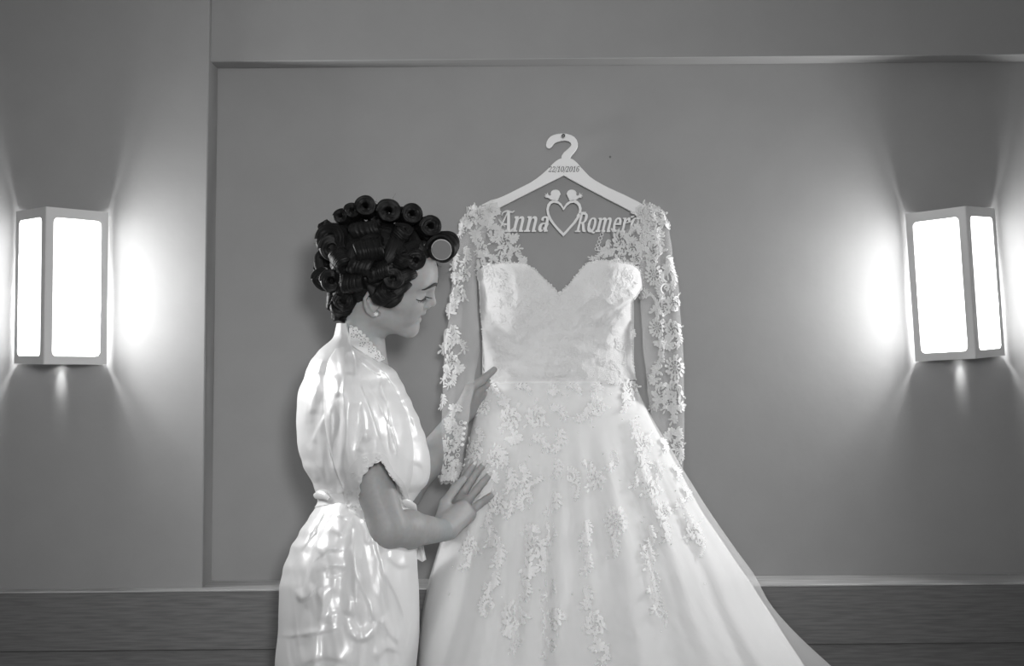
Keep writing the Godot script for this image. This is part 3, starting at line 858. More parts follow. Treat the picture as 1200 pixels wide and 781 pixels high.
func build_dress() -> void:
	cup_lines = [pts2(CUP_TOP), pts2(CUP_BOTTOM), pts2(CUP_LEFT), pts2(CUP_RIGHT)]
	cup_folds = fold_list([
		[[752,345, 738,352, 720,364, 700,374, 690,379], 7, 5.0], [[746,352, 732,362, 718,376, 702,392], 4.5, 3.5], [[740,362, 726,376, 712,396, 706,408], 3, 3.5],
		[[722,312, 716,325, 708,340, 700,352], 3.0, 4.0], [[751,322, 746,336, 734,346], 4, 4.5], [[664,376, 675,364, 690,352, 700,344], 2.5, 4.0],
		[[578,372, 590,384, 604,398, 612,404], 3, 3.5], [[594,376, 604,388, 610,402], 2.5, 3.0], [[572,402, 590,412, 606,416], 2, 3.0], [[636,385, 644,376, 652,372], 2, 3], [[668,386, 676,380, 684,366], 2.5, 3],
		[[620,432, 650,436, 690,428, 720,416], 1.6, 3.0], [[640,442, 668,438, 690,430], 1.6, 3.0], [[616,424, 640,428, 660,428], 1.4, 2.6], [[580,330, 584,345, 586,360], 2, 4], [[604,318, 606,340, 606,362], 2, 4]])
	var t := thing("wedding_dress", "white long-sleeved lace wedding dress with sheer sleeves and full tulle skirt hanging from the hanger", "dress", Vector3(at(680, 600, 0.2).x, 0.0, 0.3))
	# skirt underlayer: front and back, closed round the sides
	for layer in 2:
		var nu := 150; var nv := 150
		var b := MB.new()
		var rc := 3 if layer == 0 else 2
		var deep := -0.006 if layer == 0 else 0.0035
		var shallow := 0.0002 if layer == 0 else 0.0012
		b.grid(nu, nv, func(c: int, r: int):
			var y := lerpf(1086, 447 if layer == 0 else 449, pow(float(r) / (nv - 1), 0.8))
			var l := drow(skirt_t, y, 1) + (2.0 if layer == 0 else 0.0); var rr := drow(skirt_t, y, rc)
			var a := TAU * c / nu          # 0 = front middle, growing to the right
			var x := (l + rr) / 2 + (rr - l) / 2 * sin(a)
			var lift := lerpf(shallow, deep, smoothstep(455, 510, y))
			if cos(a) >= 0: return at(x, y, skirt_z(x, y) + lift)
			var back := (0.02 if y > 660 else 0.03) * sqrt(absf(cos(a)))
			return at(x, y, drow(skirt_t, y, 4) + lift * 0.2 - back), true)
		obj("satin_underskirt" if layer == 0 else "tulle_overskirt", b, M.lining if layer == 0 else M.tulle, t)
	# bodice
	var b := MB.new()
	var nu := 150; var nv := 96
	b.grid(nu, nv, func(c: int, r: int):
		var p := coons(cup_lines[0], cup_lines[1], cup_lines[2], cup_lines[3], float(c) / (nu - 1), 1.0 - float(r) / (nv - 1))
		return at(p.x, p.y, bodice_z(p.x, p.y)))
	# the inside back of the bodice, seen only through the neckline
	b.grid(24, 12, func(c: int, r: int):
		var s := 1.0 - float(c) / 23
		var y := lerpf(446, 368 - 40 * absf(s - 0.5) * 2.0, float(r) / 11)
		return at(lerpf(565, 743, s), y, 0.046 - 0.03 * sin(PI * s)))
	obj("bodice", b, M.bodice, t)
	var edge := []
	for k in 160:
		var p := line(cup_lines[0], k / 159.0)
		edge.append(at(p.x + rng.randf_range(-0.8, 0.8), p.y + rng.randf_range(-0.8, 1.2), bodice_z(p.x, p.y + 1) + 0.001))
	for q in [[cup_lines[2], 0], [cup_lines[3], 0]]:
		for k in 60:
			var p := line(q[0], k / 59.0)
			edge.append(at(p.x + rng.randf_range(-0.6, 0.6), p.y, bodice_z(p.x, p.y) + 0.001))
	beads(t, "corded_edging", edge, 0.0021, M.lace)
	# yokes of sheer tulle under lace, and sleeves
	for side in 2:
		var lines := []
		for q in YOKES[side]: lines.append(pts2(q))
		b = MB.new()
		b.grid(24, 40, func(c: int, r: int):
			var p := coons(lines[0], lines[1], lines[2], lines[3], c / 23.0, 1.0 - r / 39.0)
			return at(p.x, p.y, yoke_z(p.x, p.y)))
		# folded over the shoulder and down behind the hanger
		b.grid(24, 14, func(c: int, r: int):
			var p := line(lines[0], c / 23.0)
			var f := r / 13.0
			return at(p.x + (0.0 if side == 0 else 0.0), p.y - 1.5 * sin(PI * minf(f * 2, 1.0)) + 46 * maxf(0.0, f - 0.3), lerpf(yoke_z(p.x, p.y), 0.006, smoothstep(0, 0.45, f))))
		var yoke := obj("sheer_yoke", b, M.sheer, t)
		var arm: Array = ARM_LEFT if side == 0 else ARM_RIGHT
		b = MB.new()
		var y0: float = arm[0][0]; var y1: float = arm[-1][0]
		b.grid(40, 110, func(c: int, r: int):
			var a := TAU * c / 40
			var f := r / 109.0
			var y := lerpf(y1, y0, f)
			if r == 0: y += 2.5 * absf(sin(a * 5.0))
			var l := row(arm, y, 1); var rr := row(arm, y, 2)
			var x := (l + rr) / 2 + (rr - l) / 2 * sin(a)
			if cos(a) >= 0: return at(x, y, arm_z(arm, x, y))
			return at(x, y, row(arm, y, 3) + row(arm, y, 4) * 0.55 * cos(a)), true)
		var sleeve := obj("sheer_sleeve", b, M.sheer, t)
		sew(yoke, sleeve, side)
	sew_skirt(t)
	# crystals glinting over bodice and skirt
	var cr := []
	for q in [[586,335],[587,350],[618,355],[620,389],[622,418],[694,381],[693,401],[696,440],[728,401],[736,405],[747,332],[685,327],[693,348],[698,346],[665,419],[648,420],[745,490],[762,547],[577,535],[618,478],[540,562],[688,640],[630,500],[752,612],[755,606],[691,553],[660,343],[690,349]]:
		var z := bodice_z(q[0], q[1]) if q[1] < 447 else skirt_z(q[0], q[1])
		cr.append(at(q[0], q[1], z + 0.005))
	for k in 50:
		var y := rng.randf_range(460, 700)
		var x := lerpf(drow(skirt_t, y, 1) + 12, drow(skirt_t, y, 3) - 12, rng.randf())
		cr.append(at(x, y, skirt_z(x, y) + 0.005))
	beads(t, "crystal_beads", cr, 0.0016, M.crystal)

func sew(yoke: Node, sleeve: Node, side: int) -> void:
	var az := func(x: float, y: float): return arm_z(ARM_LEFT if side == 0 else ARM_RIGHT, x, y)
	var yz := func(x: float, y: float): return yoke_z(x, y) + 0.001
	if side == 0:
		for q in [["rose",563,252,0.62,0.3],["rose",574,247,0.5,1.0],["bud",582,248,0.55,2.2],["spray",586,270,0.5,1.0],["spray",570,262,0.6,0.4],["rose",592,283,0.72,0.2],["spray",600,294,0.6,-0.9],["spray",582,270,0.62,1.2],["scroll",563,276,0.55,0.2],["rose",565,292,0.5,0.6],["bud",557,276,0.8,0.4],["spray",610,301,0.5,0.9],
				["bud",567,300,0.9,-0.1],["bud",578,304,0.7,0.6],["rose",592,303,0.5,1.8],["scroll",569,313,0.45,1.3],["spray",578,281,0.5,3.6],["bud",602,279,0.7,2.2],["bud",613,306,0.6,1.9],["spray",561,310,0.4,1.5],["bud",574,256,0.8,4.0]]:
			lay(yoke, "lace_" + ("flower" if q[0] == "rose" else "leaf_spray" if q[0] != "scroll" else "scroll"), q[0], q[1], q[2], q[3] * 1.12, q[4], yz)
		for q in [["rose",551,256,0.62,0.0],["bud",544,262,0.9,0.7],["bud",553,246,0.7,2.0],["spray",541,270,0.5,1.4],["spray",548,300,0.7,1.5],["spray",534,304,0.75,1.55],["rose",544,322,0.52,0.3],["bud",533,325,0.8,0.0],["rose",538,344,0.62,0.9],["bud",530,356,0.9,2.8],["spray",535,347,0.7,1.7],
				["bud",527,366,0.8,0.2],["spray",534,392,0.85,1.5],["spray",524,400,0.95,1.7],["spray",541,402,0.6,0.6],["rose",530,424,0.62,0.4],["spray",524,438,0.7,1.6],["bud",537,432,0.8,2.5],["spray",531,447,0.6,1.9],["spray",520,470,0.6,1.6],
				["bud",533,480,0.8,0.2],["scroll",534,492,0.8,0.3],["scroll",528,505,0.7,2.6],["rose",527,523,0.55,0.2],["scroll",533,514,0.7,3.3],["spray",520,525,0.7,1.5],["rose",524,546,0.75,0.5],["rose",534,549,0.6,0.1],["bud",520,558,0.8,3.0],["bud",530,558,0.8,3.3],["spray",538,545,0.5,1.2]]:
			lay(sleeve, "lace_" + ("flower" if q[0] == "rose" else "leaf_spray" if q[0] != "scroll" else "scroll"), q[0], q[1], q[2], q[3] * 1.12, q[4], az, 0.0012, ARM_LEFT if side == 0 else ARM_RIGHT)
		# pearl buttons and loops that close the cuff
		for k in 8:
			var b := MB.new()
			var p := Vector2(544.8 - 0.75 * k, 496 + k * 6.4)
			var w := at(p.x, p.y, arm_z(ARM_LEFT, p.x - 3, p.y) + 0.004)
			if k < 5:
				b.ball(w, Vector3(0.0042, 0.0042, 0.0036), 10, 8)
				obj("pearl_button", b, M.pearl, sleeve)
			b = MB.new()
			b.ring(w + Vector3(-0.008, 0.001, 0), Vector3(0, 0.1, 1), 0.0042, 0.0009, 14, 5)
			obj("button_loop", b, M.lace, sleeve)
	else:
		for q in [["rose",763,248,0.6,0.2],["rose",752,250,0.6,0.9],["bud",746,268,0.7,1.2],["spray",738,274,0.45,2.3],["rose",741,290,0.55,0.4],["spray",714,298,0.5,2.4],["rose",727,281,0.7,0.2],["spray",712,289,0.55,2.0],["spray",742,281,0.6,0.2],["scroll",720,297,0.5,1.2],["rose",727,303,0.5,0.7],["spray",700,302,0.5,2.5],["rose",746,303,0.5,0.1],["bud",752,292,0.8,0.2],
				["spray",757,262,0.6,1.2],["scroll",757,275,0.5,0.2],["bud",708,296,0.6,0.9],["bud",737,312,0.7,2.9],["spray",750,317,0.45,1.2],["bud",765,258,0.8,2.2]]:
			lay(yoke, "lace_" + ("flower" if q[0] == "rose" else "leaf_spray" if q[0] != "scroll" else "scroll"), q[0], q[1], q[2], q[3] * 1.12, q[4], yz)
		for q in [["rose",772,252,0.6,0.2],["bud",779,262,0.9,0.8],["bud",767,246,0.7,0.4],["bud",770,275,0.9,0.2],["bud",758,280,0.8,0.3],["rose",766,294,0.72,0.3],["spray",774,286,0.7,1.4],["rose",763,306,0.5,1.5],["medallion",766,322,0.68,0.2],["spray",786,312,0.8,1.5],["scroll",782,330,0.9,0.2],["spray",791,328,0.7,1.6],["bud",783,315,0.8,0.2],["scroll",757,350,0.75,1.9],
				["rose",777,360,0.7,0.6],["rose",789,355,0.6,0.3],["bud",768,364,0.8,1.2],["medallion",770,384,0.62,0.6],["rose",788,386,0.68,0.1],["spray",782,402,0.6,1.7],["bud",773,401,0.8,3.1],["bud",783,404,0.8,2.9],["spray",797,398,0.6,1.5],["spray",775,420,0.6,1.6],["medallion",791,431,0.72,0.2],["bud",770,434,0.8,-0.8],["bud",766,444,0.8,-1.5],
				["rose",775,462,0.78,0.3],["rose",790,458,0.75,0.8],["rose",784,472,0.6,0.2],["spray",769,474,0.6,1.9],["spray",790,484,0.7,1.2],["bud",797,476,0.8,3.0],["spray",797,510,0.6,1.5],["bud",788,508,0.8,0.4],["rose",794,522,0.5,0.2],["bud",783,512,0.7,-0.6],["spray",799,534,0.6,1.6],["rose",795,538,0.42,0.3]]:
			lay(sleeve, "lace_" + ("flower" if q[0] == "rose" else "leaf_spray" if q[0] != "scroll" else "scroll"), q[0], q[1], q[2], q[3] * 1.12, q[4], az, 0.0012, ARM_LEFT if side == 0 else ARM_RIGHT)
		for k in 6:
			var b := MB.new()
			b.ring(at(706.5 - 1.5 * k, 271 + 4.2 * k, 0.012), Vector3(0, 0.1, 1), 0.0038, 0.0009, 14, 5)
			obj("button_loop", b, M.lace, yoke)

func sew_skirt(t: Node) -> void:
	var sz := func(x: float, y: float): return skirt_z(x, y) + 0.0042
	for q in [["spray",575,452,0.8,0.3],["bud",590,470,0.9,2.9],["spray",612,452,0.7,0.1],["rose",738,455,0.7,0.2],["spray",722,448,0.7,3.0],["bud",700,455,0.8,0.3],["spray",672,452,0.7,0.2],["bud",648,458,0.8,3.1],["rose",566,478,0.6,0.4],["rose",598,490,0.95,0.2],["rose",628,489,0.9,0.9],["bud",602,513,1.2,2.9],["spray",634,515,0.9,0.4],["rose",699,477,0.8,0.4],["spray",686,487,0.8,2.2],["spray",655,480,0.8,0.4],["spray",658,515,1.0,1.6],["spray",563,510,0.7,1.2],["rose",556,529,0.75,0.2],["rose",580,538,0.75,0.6],["spray",590,532,0.9,1.0],["bud",577,560,1.0,0.8],
			["spray",600,560,1.0,1.5],["rose",602,566,0.5,0.3],["scroll",624,579,1.2,0.5],["spray",616,555,0.9,1.2],["rose",583,592,0.85,0.3],["spray",573,608,0.7,1.6],["spray",600,596,0.8,1.6],["scroll",670,567,0.95,2.8],["spray",655,548,0.8,1.5],["rose",698,562,0.85,0.3],["spray",690,545,0.7,0.8],["spray",652,590,1.0,1.8],
			["spray",577,628,0.9,1.5],["scroll",579,641,0.7,3.0],["rose",625,641,1.05,0.2],["bud",623,622,1.1,0.2],["bud",619,668,1.3,2.9],["rose",551,641,0.8,0.8],["spray",549,660,0.7,1.9],["spray",646,624,0.9,1.4],["spray",640,655,1.0,1.5],["spray",690,622,0.9,1.6],["rose",687,634,0.5,0.2],
			["spray",588,652,1.0,1.7],["scroll",577,702,1.15,0.3],["spray",580,682,0.9,1.9],["rose",601,722,1.15,0.4],["spray",618,690,0.9,1.4],["spray",605,752,0.9,1.4],["bud",596,740,1.0,3.0],["spray",645,690,0.9,1.5],["rose",646,728,0.9,0.2],["scroll",655,724,0.7,2.0],["spray",645,758,0.9,1.6],["rose",697,731,1.0,0.7],["spray",690,700,1.0,1.5],["bud",700,757,1.2,2.8],["spray",712,768,0.9,1.8],["spray",690,660,0.9,1.5],
			["medallion",722,612,1.0,0.2],["spray",722,640,0.9,1.5],["rose",755,520,0.8,0.2],["spray",757,545,1.1,1.4],["rose",762,572,0.85,0.5],["spray",750,560,0.9,1.7],["spray",774,548,0.8,1.2],["rose",778,600,0.75,0.2],["spray",783,622,0.8,1.3],["spray",765,628,0.9,1.55],["spray",764,655,0.9,1.5],["spray",768,680,0.9,1.45],["spray",771,705,0.9,1.4],["scroll",774,727,0.75,2.9],["rose",758,648,0.55,0.1],["bud",765,690,0.8,3.0],
			["rose",813,622,0.75,0.3],["scroll",819,640,0.7,2.9],["spray",808,608,0.7,1.0],["bud",798,590,0.8,-0.6],["spray",795,552,0.6,0.9],["spray",806,576,0.6,0.9],["spray",780,520,0.6,1.0],["spray",735,470,0.8,1.4],["spray",745,500,0.8,1.2],["spray",720,540,0.8,1.6]]:
		lay(t, "lace_" + ("flower" if q[0] in ["rose", "medallion"] else "leaf_spray" if q[0] != "scroll" else "scroll"), q[0], q[1], q[2], q[3], q[4], sz, 0.0, null, 0.0008)
	# lace worked closely over the bodice
	var bz := func(x: float, y: float): return bodice_z(x, y) + 0.0002
	var g := RandomNumberGenerator.new(); g.seed = 5
	for k in 74:
		var p := coons(cup_lines[0], cup_lines[1], cup_lines[2], cup_lines[3], lerpf(0.07, 0.93, fposmod(k * 0.618, 1.0)), lerpf(0.08, 0.95, (k + 0.5) / 74.0))
		var kind: String = ["rose", "spray", "bud", "scroll"][k % 4]
		lay(t, "bodice_lace_" + ("flower" if kind == "rose" else "leaf_spray" if kind != "scroll" else "scroll"), kind, p.x, p.y, g.randf_range(0.6, 0.85), g.randf_range(0, TAU), bz, 0.0004, null, 0.0012)

# ---------- smooth bodies: distance fields meshed by surface nets
class Prim:
	var kind := 0            # 0 tapered capsule, 1 ellipsoid, 2 half-space
	var a := Vector3.ZERO
	var ba := Vector3.ZERO
	var inv := 0.0
	var r1 := 0.0
	var r2 := 0.0
	var rad := Vector3.ONE
	var turn := Basis.IDENTITY
	var k := 0.01
	var cut := false

func bone(a: Vector3, b: Vector3, r1: float, r2: float, k := 0.012, cut := false) -> Prim:
	var p := Prim.new(); p.a = a; p.ba = b - a; p.inv = 1.0 / maxf(p.ba.length_squared(), 1e-12); p.r1 = r1; p.r2 = r2; p.k = k; p.cut = cut
	return p

func egg(c: Vector3, r: Vector3, k := 0.012, cut := false, turn := Basis.IDENTITY) -> Prim:
	var p := Prim.new(); p.kind = 1; p.a = c; p.rad = r; p.k = k; p.cut = cut; p.turn = turn.inverse()
	return p

func wedge(n: Vector3, off: float, k := 0.008) -> Prim:
	var p := Prim.new(); p.kind = 2; p.a = n.normalized(); p.r1 = off; p.k = k; p.cut = true
	return p

func field(q: Vector3, list: Array) -> float:
	var d := 1e3
	for p: Prim in list:
		var e: float
		if p.kind == 0:
			var pa := q - p.a
			var h := clampf(pa.dot(p.ba) * p.inv, 0.0, 1.0)
			e = (pa - p.ba * h).length() - (p.r1 + (p.r2 - p.r1) * h)
		elif p.kind == 1:
			var l := p.turn * (q - p.a)
			var k0 := (l / p.rad).length()
			var k1 := (l / (p.rad * p.rad)).length()
			e = k0 * (k0 - 1.0) / maxf(k1, 1e-9) if k0 > 0.05 else -minf(p.rad.x, minf(p.rad.y, p.rad.z))
		else:
			e = -(q.dot(p.a) - p.r1)
		if p.cut:
			var h2 := maxf(p.k - absf(d + e), 0.0) / p.k
			d = maxf(d, -e) + h2 * h2 * p.k * 0.25
		else:
			var h3 := maxf(p.k - absf(d - e), 0.0) / p.k
			d = minf(d, e) - h3 * h3 * p.k * 0.25
	return d

func nets(mb: MB, list: Array, lo: Vector3, hi: Vector3, h: float, xf := Transform3D.IDENTITY, bump = null) -> void:
	const B := 5
	var nx := int(ceil((hi.x - lo.x) / h / B)) * B + 1
	var ny := int(ceil((hi.y - lo.y) / h / B)) * B + 1
	var nz := int(ceil((hi.z - lo.z) / h / B)) * B + 1
	var D := PackedFloat32Array(); D.resize(nx * ny * nz); D.fill(1e6)
	var V := PackedInt32Array(); V.resize(nx * ny * nz); V.fill(-1)
	var sy := nx; var sz := nx * ny
	var reach := h * B * 0.9
	var blocks := []
	for bk in range(0, nz - 1, B):
		for bj in range(0, ny - 1, B):
			for bi in range(0, nx - 1, B):
				var c := lo + Vector3(bi + B * 0.5, bj + B * 0.5, bk + B * 0.5) * h
				if absf(field(c, list)) > reach * 1.6: continue
				var near := []
				for p: Prim in list:
					if p.cut or absf(field(c, [p])) < reach * 2.2 + p.k or field(c, [p]) < 0: near.append(p)
				blocks.append([bi, bj, bk])
				for k in range(bk, bk + B + 1):
					for j in range(bj, bj + B + 1):
						for i in range(bi, bi + B + 1):
							var ix := i + j * sy + k * sz
							if D[ix] > 1e5:
								var q := lo + Vector3(i, j, k) * h
								D[ix] = field(q, near) + (bump.call(q) if bump != null else 0.0)
	var off := [0, 1, sy, sy + 1, sz, sz + 1, sz + sy, sz + sy + 1]
	var cells := PackedInt32Array()
	for b in blocks:
		for k in range(b[2], b[2] + B):
			for j in range(b[1], b[1] + B):
				for i in range(b[0], b[0] + B):
					var ix: int = i + j * sy + k * sz
					var mask := 0
					for c in 8:
						if D[ix + off[c]] < 0.0: mask |= 1 << c
					if mask == 0 or mask == 255: continue
					var sum := Vector3.ZERO; var cnt := 0
					for e in [[0, 1], [2, 3], [4, 5], [6, 7], [0, 2], [1, 3], [4, 6], [5, 7], [0, 4], [1, 5], [2, 6], [3, 7]]:
						var da := D[ix + off[e[0]]]; var db := D[ix + off[e[1]]]
						if (da < 0.0) != (db < 0.0):
							var t := da / (da - db)
							var pa := Vector3(e[0] & 1, (e[0] >> 1) & 1, e[0] >> 2)
							var pb := Vector3(e[1] & 1, (e[1] >> 1) & 1, e[1] >> 2)
							sum += pa.lerp(pb, t); cnt += 1
					V[ix] = mb.add(xf * (lo + (Vector3(i, j, k) + sum / cnt) * h))
					cells.append(ix)
	for ix in cells:
		var d0 := D[ix]
		for ax in 3:
			var s: int = [1, sy, sz][ax]; var p: int = [sy, sz, 1][ax]; var r: int = [sz, 1, sy][ax]
			var d1 := D[ix + s]
			if (d0 < 0.0) == (d1 < 0.0): continue
			if ix - p - r < 0: continue
			var a := V[ix - p - r]; var b := V[ix - r]; var c := V[ix]; var d := V[ix - p]
			if a < 0 or b < 0 or c < 0 or d < 0: continue
			if d0 < 0.0: mb.quad(a, b, c, d)
			else: mb.quad(a, d, c, b)

# ---------- the bride
var head_xf := Transform3D()
var head_prims := []

func hp(f: float, u: float, r: float) -> Vector3:
	return Vector3(f, u, r) * 0.001

func on_face(u: float, r: float, lift := 0.0) -> Vector3:
	## world point on the front of the face at height u and sideways r (millimetres in the head's own axes)
	var f := 0.14
	for k in 60:
		var d := field(Vector3(f, u * 0.001, r * 0.001), head_prims)
		if d < 0.0002: break
		f -= maxf(d * 0.7, 0.0003)
	return head_xf * Vector3(f + lift, u * 0.001, r * 0.001)

const ROBE := [[379,394.5,407,0.052],[386,393,409,0.062],[392,391.8,411,0.072],[398,389,412.5,0.088],[406,379,416,0.118],[414,371,429,0.142],[424,363,447,0.160],[431,360,459,0.168],[438,357.5,466,0.175],[457,350,475,0.186],[473,348,483,0.190],[494,347,492,0.186],
	[514,348,499,0.180],[530,350,503,0.174],[545,354.5,504.5,0.168],[559,362,503.5,0.160],[570,367.5,499,0.150],[580,371,489,0.132],[588,374,483,0.126],[598,368,485,0.140],[606,362,486.5,0.152],[626,350,488,0.180],
	[643,340,488.5,0.195],[670,331,489.5,0.205],[690,327,491,0.208],[734,326,491.6,0.210],[781,322,488,0.210],[830,318,484,0.210],[880,316,482,0.210]]
var robe_t := dense(ROBE, 2.6)
const ROBE_Z := 0.38
var robe_folds := []
var silk := noise(0.012, 2, 71)

func robe_z(x: float, y: float) -> float:
	var l := drow(robe_t, y, 1); var r := drow(robe_t, y, 2)
	var u := clampf((x - (l + r) / 2) / ((r - l) / 2), -1, 1)
	var e := 2.2 if u < 0 else lerpf(9.0, 2.2, smoothstep(400, 450, y))
	return ROBE_Z + drow(robe_t, y, 3) * pow(1.0 - pow(absf(u), e), 0.5)

func robe_relief(x: float, y: float) -> float:
	var soft := silk.get_noise_2d(x * 2.4 + 0.35 * y, y * 0.35) * 0.010 + silk.get_noise_2d(500 + x * 4.5 - 0.8 * y, y * 0.7) * 0.0035
	return folds_at(robe_folds, Vector2(x, y)) + soft * clampf((y - 385) / 60.0, 0.15, 1)

const SLEEVE_LEFT := [392,409, 383,425, 380,445, 379,480, 384,520, 396,560, 412,592, 431,611]
const SLEEVE_RIGHT := [441,423, 456,443, 468,464, 479,492, 485,525, 484,555, 479,575, 474,589]
const SLEEVE_TOP := [392,409, 403,407, 414,411, 427,417, 441,423]
const SLEEVE_HEM := [431,611, 425,600, 421.5,588, 421,576, 423,563, 431,550, 438,544, 446.5,540.5, 452,547, 457,556, 462,562.5, 467,568, 471,577, 474,589]
var sleeve_lines := []

func sleeve_p(s: float, t: float) -> Vector3:
	var p := coons(sleeve_lines[0], sleeve_lines[1], sleeve_lines[2], sleeve_lines[3], s, t)
	var z := robe_z(p.x, p.y)
	var bulge := (0.010 + 0.062 * smoothstep(0.0, 0.75, t)) * pow(maxf(sin(PI * clampf(s, 0.0, 1.0)), 0.0), 0.6)
	z += bulge - 0.006 * (1.0 - smoothstep(0.0, 0.07, minf(s, 1.0 - s))) + robe_relief(p.x, p.y)
	return Vector3(p.x, p.y, z)

func build_person() -> void:
	var base := Vector3(at(410, 600, ROBE_Z).x, 0, ROBE_Z)
	var t := thing("person", "person in a white satin robe with dark pinned curls, leaning to touch the lace dress", "person", base)
	head_xf = Transform3D(Basis(Vector3.UP, deg_to_rad(5)) * Basis(Vector3.BACK, deg_to_rad(-20)) * Basis(Vector3.RIGHT, deg_to_rad(22)), at(442, 342, 0.40))
	head()
	var mb := MB.new()
	nets(mb, head_prims, hp(-104, -128, -90), hp(134, 150, 90), 0.0026, head_xf)
	limbs(mb)
	obj("body", mb, M.skin, t)
	face_details(t)
	nails(t)
	robe(t)
	hair(t)

func head() -> void:
	var L := head_prims
	L.append(egg(hp(4, 52, 0), hp(98, 84, 75).abs(), 0.01))
	L.append(egg(hp(52, 66, 0), hp(56, 54, 60), 0.02))                      # forehead
	L.append(egg(hp(58, 5, 0), hp(44, 62, 54), 0.02))                       # middle face
	for s in [-1, 1]:
		L.append(bone(hp(18, -28, 50 * s), hp(84, -50, 14 * s), 0.018, 0.013, 0.026))      # jaw
		L.append(egg(hp(72, 10, 38 * s), hp(27, 22, 22), 0.02))              # cheek
		L.append(bone(hp(30, 12, 60 * s), hp(74, 18, 46 * s), 0.012, 0.012, 0.02))         # cheekbone
		L.append(egg(hp(70, -14, 34 * s), hp(22, 20, 17), 0.016))            # smiling cheek by the mouth
		L.append(bone(hp(100, 62, 8 * s), hp(82, 63, 46 * s), 0.007, 0.007, 0.014))        # brow
	L.append(egg(hp(76, -14, 0), hp(24, 28, 32), 0.018))                      # muzzle
	L.append(bone(hp(92, -54, 5), hp(92, -54, -5), 0.0135, 0.0135, 0.016))   # chin
	L.append(bone(hp(58, -48, 0), hp(86, -50, 0), 0.024, 0.016, 0.02))       # under the chin
	for s in [-1, 1]:
		L.append(egg(hp(109, 37, 30 * s), hp(15, 12, 15), 0.012, true))      # socket
		L.append(egg(hp(82.5, 37, 31 * s), hp(15, 12.5, 17.5), 0.004))       # closed lid
	L.append(bone(hp(100, 50, 0), hp(113.5, 22, 0), 0.0065, 0.0085, 0.012))  # nose ridge
	L.append(egg(hp(115.5, 17, 0), hp(9.5, 8.5, 9), 0.006))                  # nose tip
	for s in [-1, 1]:
		L.append(egg(hp(106, 10, 11 * s), hp(9.5, 7, 5.5), 0.007))           # nose wing
	L.append(bone(hp(104, 8, 0), hp(104, 0, 0), 0.006, 0.006, 0.01))
	for s in [-1, 1]:
		L.append(bone(hp(106, -8.8, 3 * s), hp(91, -10.5, 26 * s), 0.0050, 0.0030, 0.0045))   # upper lip
		L.append(bone(hp(101, -27.2, 0), hp(89, -19.5, 26 * s), 0.0058, 0.0032, 0.0045))         # lower lip
	for s in [-1, 1]:
		L.append(bone(hp(106.5, -17.8, 0), hp(88, -14.2, 32 * s), 0.0042, 0.0028, 0.0015, true))  # parted, smiling mouth
		L.append(egg(hp(112.5, 6.5, 6 * s), hp(4.5, 3.2, 2.8), 0.003, true))  # nostril
		L.append(bone(hp(106, 18, 16 * s), hp(90, -8, 31 * s), 0.0022, 0.0016, 0.006, true))     # smile fold
	# ears
	for s in [-1, 1]:
		var rim := [[8, 20, 72], [-4, 27, 76], [-15, 20, 80], [-18, 5, 81], [-12, -9, 79], [-3, -19, 77], [9, -24.5, 75], [17, -20, 72]]
		for k in 7:
			L.append(bone(hp(rim[k][0], rim[k][1], rim[k][2] * s), hp(rim[k + 1][0], rim[k + 1][1], rim[k + 1][2] * s), 0.0036 if k < 4 else 0.0046, 0.0038 if k < 4 else 0.0054, 0.003))
		L.append(egg(hp(1, 1, 72 * s), hp(16, 20, 5), 0.005))
		L.append(egg(hp(3, 0, 78 * s), hp(8, 11, 5), 0.004, true))
	# neck
	var neck := head_xf.affine_inverse() * at(419, 414, 0.372)
	L.append(bone(hp(-14, -20, 0), neck, 0.048, 0.050, 0.03))

